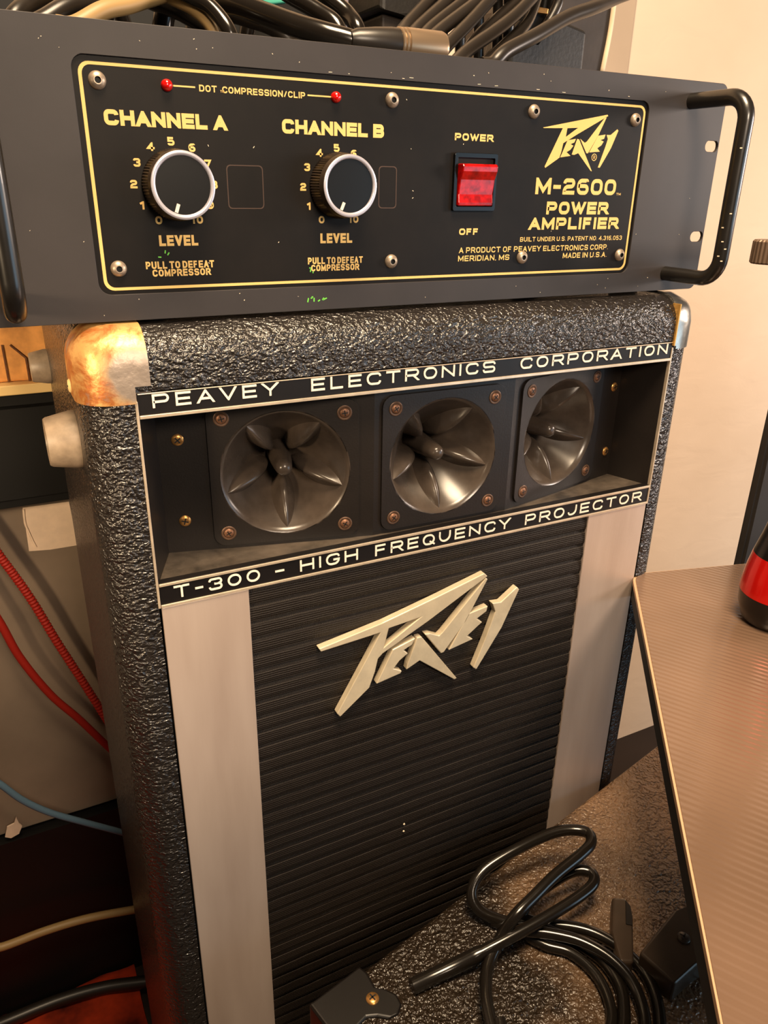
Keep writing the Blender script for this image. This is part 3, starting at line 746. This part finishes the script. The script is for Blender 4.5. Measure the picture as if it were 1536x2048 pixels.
cr = cap('corner_cap', .4965, CX1 + .0014, .4985, -.1190, -.1165, M['corner_clean'], False); cr['label'] = 'silver metal corner with brass edge'
bm = bmesh.new(); box(bm, (.4955, SY - .0022, -.1165), (.4970, SY + .006, CZ1 - .006)); link('corner_lip', bm, M['brass_edge'], cr, bevel=.0004)
screw('corner_screw', Fr((CX0 - .0012, .4835, -.1130), (0, -1, 0), (0, 0, 1), (-1, 0, 0)), .0042, M['tan_edge'], cab, 10)
screw('corner_screw', Fr((.0720, .4830, CZ1 + .0013), (1, 0, 0), (0, 1, 0), (0, 0, 1)), .0042, M['tan_edge'], cab, 10)
for y, z, q in ((.503, -.1520, .95), (.684, -.1420, .72)):
    bm = bmesh.new(); lathe(bm, Fr((CX0, y, z), (0, -1, 0), (0, 0, 1), (-1, 0, 0)), [(a * q, b * q) for a, b in ((0, 0), (.0195, 0), (.0195, .003), (.0165, .018), (.0155, .0195), (.0120, .0195), (.0110, .0175), (0, .0175))], 36)
    link('rubber_foot', bm, M['rubber'], cab, True, autos=40)['label'] = 'grey tapered rubber foot'

resize(cab, K)
# ================================================================ FRONT TOLEX BOX
BZ = -.569
bu = Vector((.9744, .2250, 0)).normalized(); bv = Vector((bu.y, -bu.x, 0))
bo = Vector((.1335, .3592, 0))
fb = Fr((bo.x, bo.y, BZ), bu, bv, (0, 0, 1))       # u along far edge, v toward the viewer, n up
bx = empty('equipment_box', 'black tolex covered box under the looped cable, in front of the grille', 'box')
bm = bmesh.new(); box(bm, (0, 0, FZ / K - BZ), (.505, .42, 0), 0, fb)
bmesh.ops.bevel(bm, geom=list(bm.edges), offset=.008, segments=4, profile=.5, affect='EDGES')
link('box_body', bm, M['tolex_box'], bx, True, autos=50)
# black corner protector: shell over the near-left corner with rounded ears
bm = bmesh.new()
ear = [(-.002, -.002), (.046, -.002), (.0475, .006), (.0450, .020), (.0505, .0260), (.0540, .0340), (.0520, .0420), (.0450, .0460), (.0370, .0440), (.0310, .0370), (.0250, .0330), (.0160, .0340), (.0100, .0400), (-.002, .0480)]
prism(bm, fb, [ear], -.004, .0022)
fside = Fr(fb.p(-.0005, 0, 0), bv, (0, 0, -1), bu * -1)
prism(bm, fside, [[(-.002, -.0015), (.048, -.0015), (.044, .020), (.030, .030), (.020, .045), (-.002, .046)]], -.003, .0020)
fback = Fr(fb.p(0, 0, 0), bu, (0, 0, -1), bv * -1)
prism(bm, fback, [[(-.002, -.0015), (.046, -.0015), (.044, .020), (.020, .045), (-.002, .046)]], -.003, .0020)
cp = link('corner_protector', bm, M['plastic_dark'], bx, bevel=.0018, seg=3)
sc_ = atZ(745, 1998, BZ + .002); screw('corner_screw', Fr(sc_ + Vector((0, 0, .0003)), (1, 0, 0), (0, 1, 0), (0, 0, 1)), .0050, M['brass'], bx, 15, label='brass screw')

# ---- looped black cable on the box
def on(px, py, h): return atZ(px, py, BZ + h)
R5 = .0048
pts = [on(826, 1972, .007), on(868, 1953, .0075), on(912, 1930, .010), on(985, 1893, .017), on(1069, 1848, .022), on(1147, 1801, .026), on(1188, 1768, .028), on(1180, 1743, .030), on(1147, 1741, .030),
       on(1098, 1766, .026), on(1050, 1800, .022), on(1008, 1838, .014)]
ca = empty('coiled_cable', 'thick glossy black cable coiled in loops on the tolex box', 'cable')
loopA = [on(826, 1972, .0068), on(868, 1953, .0075), on(912, 1931, .010), on(985, 1893, .018), on(1069, 1848, .024), on(1147, 1801, .028), on(1188, 1768, .028), on(1180, 1743, .028), on(1140, 1745, .026), on(1095, 1772, .020), on(1055, 1812, .013), on(1020, 1850, .0085)]
c0 = on(1148, 2052, .006); 
def ringpt(a, r, h, ex=1.0, dx=0, dy=0): return Vector((c0.x + dx + r * math.cos(a) * ex, c0.y + dy + r * math.sin(a), BZ + h))
seg1 = [on(824, 1973, .0056), on(868, 1952, .0066), on(912, 1931, .010), on(985, 1893, .020), on(1069, 1848, .026), on(1147, 1801, .030), on(1186, 1768, .032), on(1181, 1745, .033), on(1147, 1742, .032), on(1100, 1768, .026), on(1062, 1800, .018)]
cable('cable_loop', seg1 + [on(1045, 1830, .0100), on(1072, 1846, .0060), on(1110, 1866, .0056), on(1152, 1884, .0056), on(1204, 1920, .0056), on(1238, 1968, .0056), on(1248, 2018, .0056), on(1244, 2070, .0056), on(1215, 2130, .0056), on(1150, 2180, .0056), on(1080, 2160, .0056), on(1010, 2110, .0056), on(985, 2040, .0056)],
      lambda i, N: R5 * (1.25 if i < 22 else 1.0), M['cable'], ca)
seg2 = [on(985, 2060, .013), on(972, 1990, .014), on(976, 1933, .014), on(1001, 1876, .020), on(1030, 1832, .036), on(1069, 1792, .042), on(1110, 1751, .046), on(1158, 1712, .048), on(1181, 1688, .048), on(1178, 1668, .048), on(1150, 1660, .047), on(1105, 1666, .046), on(1032, 1699, .042),
        on(968, 1740, .034), on(944, 1782, .024), on(958, 1819, .014), on(1006, 1842, .0070), on(1060, 1848, .0056), on(1121, 1851, .0060), on(1183, 1864, .0062), on(1240, 1896, .0060), on(1285, 1940, .0056), on(1310, 1990, .0056), on(1320, 2050, .0056), on(1315, 2120, .0056), on(1260, 2200, .0056), on(1150, 2235, .0056), on(1040, 2190, .0060), on(985, 2110, .011), on(985, 2060, .013)]
cable('cable_loop', seg2, R5, M['cable'], ca)
seg3 = [on(1008, 1855, .0150), on(1055, 1862, .0150), on(1105, 1868, .0152), on(1160, 1882, .0150), on(1215, 1912, .0140), on(1258, 1955, .0120), on(1282, 2005, .0100), on(1290, 2060, .0090), on(1270, 2140, .0090), on(1190, 2200, .0090), on(1080, 2170, .0120), on(1015, 2100, .0150), on(1000, 2040, .0160)]
cable('cable_loop', seg3, R5 * .95, M['cable'], ca)
seg4 = [on(1001, 2055, .0056), on(1015, 2000, .0056), on(1020, 1940, .0056), on(1045, 1900, .0056), on(1090, 1890, .0056), on(1140, 1905, .0056), on(1188, 1945, .0056), on(1216, 1996, .0056), on(1222, 2050, .0056), on(1190, 2110, .0056), on(1120, 2140, .0056), on(1050, 2120, .0056), on(1001, 2055, .0056)]
cable('cable_loop', [on(985, 1842, .0056), on(1035, 1862, .0056)] + [p for p in seg4[4:10]], R5 * .9, M['cable'], ca)

# ---- black latch piece and flat plug beside the coil
def polyhull(name, label, cat, pix, h, mat, bevel=.002, parent=None):
    base = [atZ(a, b, BZ + h) for a, b in pix]
    bm = bmesh.new(); prism(bm, Fr((0, 0, 0), (1, 0, 0), (0, 1, 0), (0, 0, 1)), [[(p.x, p.y) for p in base]], BZ + .0006, BZ + h)
    o = link(name, bm, mat, parent, bevel=bevel, seg=3)
    if label: tag(o, label, cat)
    return o
lt = empty('plug_housing', 'narrow black plastic plug lying between the coil and the adapter', 'plug')
polyhull('housing', None, None, [(1224, 1793), (1250, 1795), (1262, 1810), (1266, 1830), (1268, 1925), (1240, 1925), (1222, 1860)], .012, M['plastic'], .0025, lt)
polyhull('insert', None, None, [(1251, 1799), (1260, 1810), (1264, 1826), (1265, 1850), (1252, 1847)], .0130, M['plastic_dark'], .0004, lt)
ad = empty('power_adapter', 'flat black plastic adapter with a screw, half under the board', 'adapter')
polyhull('adapter_case', None, None, [(1279, 1905), (1345, 1823), (1402, 1800), (1455, 1880), (1440, 1900), (1392, 1930), (1350, 1968)], .022, M['plastic'], .0035, ad)
sp = atZ(1367, 1876, BZ + .0222); screw('adapter_screw', Fr(sp, (1, 0, 0), (0, 1, 0), (0, 0, 1)), .0052, M['plastic'], ad, 20)

for q in (bx, ca, lt, ad): resize(q, K)
# ================================================================ BOARD (small table) WITH FLASK
TZ = -.330
tb = empty('side_table', 'dark glossy ridged table top with pale edge, right of the speaker cabinet', 'table')
def tp(px, py): q = atZ(px, py, TZ); return (q.x, q.y)
A0, A1 = Vector(tp(1335, 1507)), Vector(tp(1442, 2048))
dl = (A1 - A0).normalized(); near = A1 + dl * .10
B0, B1 = Vector(tp(1312, 1142)), Vector(tp(1481, 1127)); dr = (B1 - B0).normalized()
# far-left corner = crossing of the two edge lines
den = dl.x * dr.y - dl.y * dr.x; k = ((B0 - A0).x * dr.y - (B0 - A0).y * dr.x) / den; Kp = A0 + dl * k
far = Kp + dr * .62
pl = [Kp]
rc = .016; s_ = Kp + dl * rc; e_ = Kp + dr * rc
arc = [((s_ * (1 - t) ** 2) + Kp * (2 * t * (1 - t)) + e_ * t * t) for t in [i / 8 for i in range(9)]]
poly = [tuple(p) for p in arc] + [tuple(far), tuple(far + Vector((.05, -.6))), tuple(near)]
ft = Fr((0, 0, 0), (1, 0, 0), (0, 1, 0), (0, 0, 1))
bm = bmesh.new(); prism(bm, ft, [[tuple(Vector(p) + (Vector((.62, .30)) - Vector(p)).normalized() * .0022) for p in poly]], TZ - .0035, TZ)
top = link('table_top', bm, M['board'], tb, bevel=.0005)
bm = bmesh.new(); prism(bm, ft, [poly], TZ - .0050, TZ - .0006)
link('pale_edge', bm, M['board_edge'], top, bevel=.0008)
cen = Vector((sum(p[0] for p in poly) / len(poly), sum(p[1] for p in poly) / len(poly)))
inner = [tuple(Vector(p) + (cen - Vector(p)).normalized() * .0008) for p in poly]
bm = bmesh.new(); prism(bm, ft, [inner], TZ - .020, TZ - .0050)
link('under_frame', bm, M['chassis'], tb)
bm = bmesh.new(); lathe(bm, Fr((.92, .10, FZ / K), (1, 0, 0), (0, 1, 0), (0, 0, 1)), [(0, 0), (.16, 0), (.16, .012), (.022, .024), (.020, TZ - .020 - FZ / K), (0, TZ - .020 - FZ / K)], 32)
link('table_leg', bm, M['chassis'], tb, True, autos=40)
# bottle-like black object with red band
pb = atZ(1543, 1242, TZ)
fl = empty('flask', 'black and red bottle-shaped flask standing on the dark table', 'flask')
ff = Fr((pb.x, pb.y, TZ), (1, 0, 0), (0, 1, 0), (0, 0, 1))
bm = bmesh.new(); lathe(bm, ff, [(0, 0), (.0215, 0), (.0250, .004), (.0290, .016), (.0300, .0275), (0, .0275)], 48); link('flask_base', bm, M['black_gloss'], fl, True, autos=40)
bm = bmesh.new(); lathe(bm, ff, [(.0, .0276), (.0300, .0276), (.0298, .034), (.0282, .048), (.0256, .0615), (0, .0615)], 48); link('red_band', bm, M['red_band'], fl, True, autos=40)['label'] = 'glossy red band'
bm = bmesh.new(); lathe(bm, ff, [(0, .0616), (.0256, .0616), (.0215, .078), (.0175, .098), (.0155, .125), (.0150, .20), (.0150, .30), (0, .30)], 48); link('flask_neck', bm, M['black_gloss'], fl, True, autos=40)
# grey cabinet beyond the table
bm = bmesh.new(); box(bm, (.664, .462, FZ), (1.20, .474, -.10)); bmesh.ops.bevel(bm, geom=list(bm.edges), offset=.003, segments=2, affect='EDGES')
dc = empty('upright_panel', 'tall dark grey panel standing behind the flask at the right', 'panel')
link('panel_board', bm, M['grey_dark'], dc)
# ribbed grip held on a stand outside the frame
ms = empty('microphone_stand', 'ribbed grey-brown clutch of a stand at the right edge above the flask', 'stand')
a0 = atY(1516, 504, .42)
fm = Fr((a0.x, .420, a0.z), (0, 1, 0), (0, 0, 1), (1, 0, 0))
kb = Fr((a0.x + .0140, .420, -.0515), (1, 0, 0), (0, 1, 0), (0, 0, 1))
bm = bmesh.new(); lathe(bm, kb, [(0, 0), (.0125, 0), (.0138, .0012), (.0138, .0165), (.0125, .0178), (0, .0178)], 104, 0, lambda i, r: 1.0 if (i // 2) % 2 else .955); link('ribbed_clutch', bm, M['knurl'], ms)
bm = bmesh.new(); tube(bm, [fm.p(0, 0, .020), fm.p(0, 0, .16)], .005, 16); link('arm', bm, M['black_gloss'], ms, True, autos=40)
bm = bmesh.new(); q = fm.p(0, 0, .155); tube(bm, [Vector((q.x, q.y, TZ + .01)), Vector((q.x, q.y, q.z + .02))], .009, 16); link('pole', bm, M['black_gloss'], ms, True, autos=40)
bm = bmesh.new(); lathe(bm, Fr((q.x, q.y, TZ), (1, 0, 0), (0, 1, 0), (0, 0, 1)), [(0, 0), (.035, 0), (.035, .008), (.009, .016), (0, .016)], 32); link('foot', bm, M['black_gloss'], ms, True, autos=40)

for q in (tb, fl, ms): resize(q, K)
# ================================================================ LEFT SIDE, BEHIND
gc = empty('grey_amplifier', 'grey vinyl cabinet with a strip of masking tape, behind the speaker at left', 'amplifier')
bm = bmesh.new(); box(bm, (-.42, .800, -.715), (.30, .850, -.288)); bmesh.ops.bevel(bm, geom=list(bm.edges), offset=.006, segments=3, affect='EDGES')
link('front_panel', bm, M['grey_panel'], gc)
bm = bmesh.new(); box(bm, (-.42, .790, FZ), (.30, .852, -.716)); link('plinth', bm, M['black_case'], gc)
bm = bmesh.new(); ftp = Fr((0, .7995, 0))
tpx = [atY(a, b, .7995) for a, b in ((45, 1015), (138, 1003), (155, 1090), (100, 1099), (58, 1102), (52, 1060))]
prism(bm, ftp, [[(p.x, p.z) for p in tpx]], 0, .0006); link('masking_tape', bm, M['tape'], gc)['label'] = 'pale masking tape'
bm = bmesh.new()
wr = [atY(a, b, .7995) for a, b in ((47, 1018), (50, 1045), (56, 1060), (66, 1082), (72, 1093))]
tube(bm, smoothpath([p + Vector((0, -.0008, 0)) for p in wr], 4), .0012, 6); link('tape_crease', bm, M['tape'], gc)
fk = atY(30, 1655, .79)
bm = bmesh.new(); prism(bm, Fr((0, .790, 0)), [[(atY(a, b, .79).x, atY(a, b, .79).z) for a, b in ((10, 1672), (14, 1652), (28, 1645), (32, 1632), (38, 1645), (44, 1650), (38, 1665), (22, 1674))]], 0, .002)
link('torn_sticker', bm, M['tape'], gc)
bc = empty('black_case', 'black padded case beneath the tan board at the left edge', 'case')
bm = bmesh.new(); box(bm, (-.40, .735, -.285), (.055, .860, -.176)); bmesh.ops.bevel(bm, geom=list(bm.edges), offset=.012, segments=4, affect='EDGES')
link('case_body', bm, M['black_case'], bc, True, autos=50)
tn = empty('tan_box', 'tan wood-grained box end with dark creases, left of the gold corner', 'box')
bm = bmesh.new(); box(bm, (-.40, .745, -.1660), (.0455, .860, -.095)); link('box_shell', bm, M['tan'], tn, bevel=.002)
bm = bmesh.new(); box(bm, (-.40, .733, -.1755), (.0490, .860, -.1665)); link('cream_ledge', bm, M['tan_edge'], tn, bevel=.001)
for a, b, c_, d in ((4, 690, 18, 764), (20, 690, 52, 716), (52, 716, 60, 765)):
    p0, p1 = atY(a, b, .744), atY(c_, d, .744); bm = bmesh.new(); tube(bm, [p0, p1], .0009, 6); link('crease', bm, M['rust'], tn)
def atd(L, d): return [atY(a, b, d) for a, b in L]
def cord(name, label, L, d, r, mat, cat, coil=0, group=None):
    pts = smoothpath(atd(L, d), 60 if coil else 10); bm = bmesh.new()
    if coil:
        tube(bm, pts, lambda i, N: r * (1 + coil * math.sin(i * 1.6)), 10)
    else: tube(bm, pts, r, 10)
    return tag(link(name, bm, mat, None, True), label, cat, group)
cord('red_cord', 'upper bright red curly cord hanging across the grey cabinet', [(-210, 850), (-60, 1030), (0, 1112), (60, 1195), (115, 1285), (170, 1370), (220, 1450), (250, 1500)], .772, .0042, M['red_cord'], 'cord', .14)
cord('red_cord', 'lower darker red cord sagging across the grey cabinet', [(-200, 850), (-120, 1030), (-60, 1150), (0, 1245), (40, 1315), (100, 1388), (160, 1440), (220, 1497), (260, 1530)], .772, .0042, M['red_cord'], 'cord')
cord('blue_cable', 'thin blue cable crossing the dark area at lower left', [(-420, 1200), (-200, 1430), (-60, 1530), (0, 1568), (45, 1600), (100, 1625), (170, 1645), (245, 1665), (300, 1682)], .750, .0036, M['blue_cable'], 'cable')
cord('tan_cable', 'tan cable running across the dark lower left corner', [(-420, 2080), (-180, 1970), (-40, 1905), (10, 1892), (90, 1862), (170, 1838), (252, 1822), (330, 1810)], .760, .0050, M['tan_cable'], 'cable')
rg = []
bm = bmesh.new(); nxr, nyr = 60, 40
gr = [[bm.verts.new((-.50 + .534 * i / nxr, .42 + .365 * j / nyr, FZ + .010 + .006 * noise.noise(Vector((i * .35, j * .3, 1))))) for i in range(nxr + 1)] for j in range(nyr + 1)]
for j in range(nyr):
    for i in range(nxr): bm.faces.new((gr[j][i], gr[j][i + 1], gr[j + 1][i + 1], gr[j + 1][i]))
RUG = link('rug', bm, M['rug'], None, True); tag(RUG, 'red-orange rug on the dark floor at the lower left corner', 'rug')
kk = RUG.modifiers.new('thickness', 'SOLIDIFY'); kk.thickness = .006
cable_pts = [atZ(a, b, FZ + .026) for a, b in ((-420, 2330), (-200, 2160), (-60, 2075), (20, 2040), (120, 2000), (210, 1975), (305, 1962), (380, 1950))]
tag(cable('floor_cable', cable_pts, .008, M['cable_dull']), 'thick dark cable lying on the red rug', 'cable')

# ================================================================ ON TOP OF THE AMPLIFIER
def cpath(name, L, r, mat, label, cat='cable', group=None, n=12):
    """L: (px, py, depth) triples; the ends run down onto the chassis behind the faceplate"""
    pts = [atY(a, b, d) for a, b, d in L]
    for e in (0, 1):                         # carry both ends down to rest on the chassis
        pts.reverse()
        if pts[-1].z > .0650 + r:
            d = (pts[-1] - pts[-2]).normalized(); p = pts[-1]
            if (L[0] if e == 0 else L[-1])[1] < 0:
                sx = 1 if d.x > 0 else -1
                pts.append(Vector((min(max(p.x + sx * .02, .03), .43), min(p.y + .02, .64), p.z + .004)))
                pts.append(Vector((min(max(p.x + sx * .035, .03), .43), min(p.y + .035, .65), .0646 + r)))
            else: pts.append(Vector((p.x + d.x * .01, p.y, .0646 + r)))
    bm = bmesh.new(); tube(bm, smoothpath(pts, 8), r, n); return tag(link(name, bm, mat, None, True, autos=60), label, cat, group)
cpath('audio_cable', [(90, 40, .475), (135, 14, .480), (185, 4, .49), (260, -14, .50), (330, -10, .52)], .0048, M['cable_dull'], 'pale-lit cable at the far left of the pile on the amplifier')
cpath('audio_cable', [(150, 50, .455), (205, 21, .460), (255, 10, .468), (300, -4, .478), (360, -20, .49)], .0042, M['tan_cable'], 'braided tan cable behind the amplifier top edge at left')
cpath('audio_cable', [(30, 30, .50), (60, 4, .51), (100, -10, .52), (160, -20, .53)], .0045, M['cable_dull'], 'dull cable at the top left corner of the pile')
cpath('audio_cable', [(260, -20, .52), (320, 2, .51), (370, 22, .50), (430, 66, .49), (450, 120, .49)], .0062, M['cable'], 'thick black cable left of the braided one on the amplifier')
cpath('audio_cable', [(310, -16, .49), (352, 2, .480), (390, 22, .472), (425, 60, .465), (438, 110, .465)], .0030, M['tan_cable'], 'thin braided cable arching down behind the amplifier edge')
cpath('audio_cable', [(340, -24, .475), (392, -2, .468), (425, 18, .462), (458, 62, .455), (470, 110, .455)], .0040, M['cable'], 'black cable bending down beside the thin braided cable')
cpath('audio_cable', [(340, 4, .53), (410, 2, .520), (470, 8, .505), (530, 28, .49), (590, 50, .475), (650, 68, .462), (705, 84, .455)], .0062, M['cable'], 'longest thick black cable sweeping right toward the metal connector')
cpath('audio_cable', [(395, 40, .55), (440, 24, .540), (500, 36, .53), (560, 62, .52), (600, 120, .52)], .0055, M['cable_dull'], 'dull cable beneath the long sweeping cable')
cpath('audio_cable', [(540, -30, .52), (590, -4, .515), (635, 22, .505), (672, 50, .495), (690, 100, .49)], .0050, M['cable'], 'black cable in front of the patterned cloth, left strand')
cpath('audio_cable', [(610, -40, .53), (655, -6, .520), (695, 28, .51), (715, 58, .50), (722, 100, .50)], .0050, M['cable'], 'black cable in front of the patterned cloth, right strand')
XL = empty('cable_connector', 'satin metal cable connector lying behind the amplifier top edge', 'connector')
q0, q1 = atY(700, 79, .452), atY(884, 99, .452)
ax = (q1 - q0); LL = ax.length; ax.normalize(); up = Vector((0, 0, 1)); sd = ax.cross(up).normalized(); fx = Fr(q0, sd, up, ax)
bm = bmesh.new(); lathe(bm, fx, [(0, 0), (.0042, 0), (.0060, .004), (.0075, LL * .25), (.0084, LL * .42), (.0084, LL * .50)], 28); link('boot', bm, M['cable_dull'], XL, True, autos=40)
bm = bmesh.new(); lathe(bm, fx, [(.0080, LL * .49), (.0090, LL * .50), (.0090, LL * .52), (.0082, LL * .53), (.0090, LL * .54), (.0090, LL * .56), (.0082, LL * .57), (.0092, LL * .58), (.0092, LL * .97), (.0085, LL), (.006, LL), (.006, LL * .9), (0, LL * .9)], 28); link('shell', bm, M['xlr'], XL, True, autos=40)
strands = [[(795, 80), (812, 52), (863, -4), (900, -50)], [(815, 90), (832, 60), (898, -2), (940, -50)], [(835, 100), (856, 62), (934, -2), (980, -45)], [(850, 105), (870, 70), (962, -2), (1005, -40)],
           [(870, 120), (895, 90), (940, 44), (982, -2), (1030, -50)], [(930, 110), (962, 68), (1040, -2), (1080, -40)], [(905, 130), (938, 99), (1012, 46), (1062, -2), (1100, -50)], [(965, 130), (998, 101), (1050, 50), (1072, 0), (1085, -40)]]
deps = [.500, .492, .486, .478, .470, .500, .462, .480]
wh = ['first strand from the left', 'second strand from the left', 'third strand from the left', 'fourth strand from the left', 'fifth and widest lit strand', 'sixth strand, thinner', 'seventh strand, lowest and brightly lit', 'rightmost strand, dark, beside the bag']
for L, d, ww in zip(strands, deps, wh):
    cpath('coiled_lead', [(a, b, d + .05 * (L[0][1] - b) / 120) for a, b in L], .0042, M['cable'] if 'dark' in ww else M['cable_dull'], 'black coiled lead over the amplifier, ' + ww, 'cable', 'coiled black leads on the amplifier')
cpath('audio_cable', [(985, 128, .455), (1012, 103, .457), (1070, 72, .468), (1134, 35, .485), (1185, 16, .50), (1232, -4, .52), (1300, -40, .54)], .0046, M['cable_dull'], 'single long cable rising right across the black bag')
# bag
bg = empty('gear_bag', 'black nylon bag with pale piping at the right end of the amplifier top', 'bag')
def slab(name, pix, y0, y1, mat, parent, bev=.003):
    bm = bmesh.new(); f = Fr((0, y0, 0)); P = [atY(a, b, y0) for a, b in pix]
    for q, (a, b) in zip(P, pix):
        if b >= 85: q.z = .0646          # stands on the chassis
    prism(bm, f, [[(p.x, p.z) for p in P]], -(y1 - y0), 0); return link(name, bm, mat, parent, bevel=bev, seg=3)
slab('front_pocket', [(1000, 150), (1040, 40), (1080, 10), (1110, 40), (1143, 48), (1175, 62), (1172, 85), (1155, 150)], .560, .600, M['bag'], bg)
slab('bag_body', [(960, 160), (1000, 20), (1060, -70), (1235, -70), (1228, 0), (1219, 70), (1203, 150)], .601, .66, M['bag_brown'], bg)
bm = bmesh.new(); tube(bm, smoothpath([atY(a, b, .600) for a, b in ((1237, -70), (1229, 0), (1219, 70), (1203, 150))], 6), .0022, 8); link('piping', bm, M['piping'], bg, True)['label'] = 'pale piping edge'
bm = bmesh.new(); tube(bm, smoothpath([atY(a, b, .556) for a, b in ((1118, -40), (1117, 0), (1108, 25), (1092, 52), (1070, 80))], 6), .0045, 10); link('strap', bm, M['cable_dull'], bg, True)
slab('zip_pull', [(1070, 12), (1098, 17), (1096, 28), (1074, 25)], .553, .557, M['brass'], bg, .0006)
gs = empty('gear_case', 'dark case edge above the metal connector on the amplifier', 'case')
slab('case_shell', [(762, -60), (760, 18), (822, 36), (900, 30), (960, -60)], .545, .60, M['bag'], gs)
slab('case_base', [(763, 24), (765, 90), (900, 100), (900, 40), (822, 42)], .55, .60, M['bag_brown'], gs)
cl_ = slab('patterned_cloth', [(668, -60), (672, 100), (768, 110), (766, -60)], .62, .63, M['cloth'], None); tag(cl_, 'pale blue patterned cloth behind the cables on the amplifier', 'cloth')
cl_ = slab('teal_cloth', [(520, -50), (522, 3), (545, 9), (575, 6), (580, -50)], .60, .605, M['teal'], None); tag(cl_, 'scrap of teal cloth at the top edge behind the cables', 'cloth')
bb = slab('dark_backpack', [(-20, -60), (-20, 110), (700, 110), (700, -60)], .66, .695, M['black_case'], None); tag(bb, 'black bag side filling the space behind the cable pile', 'bag')
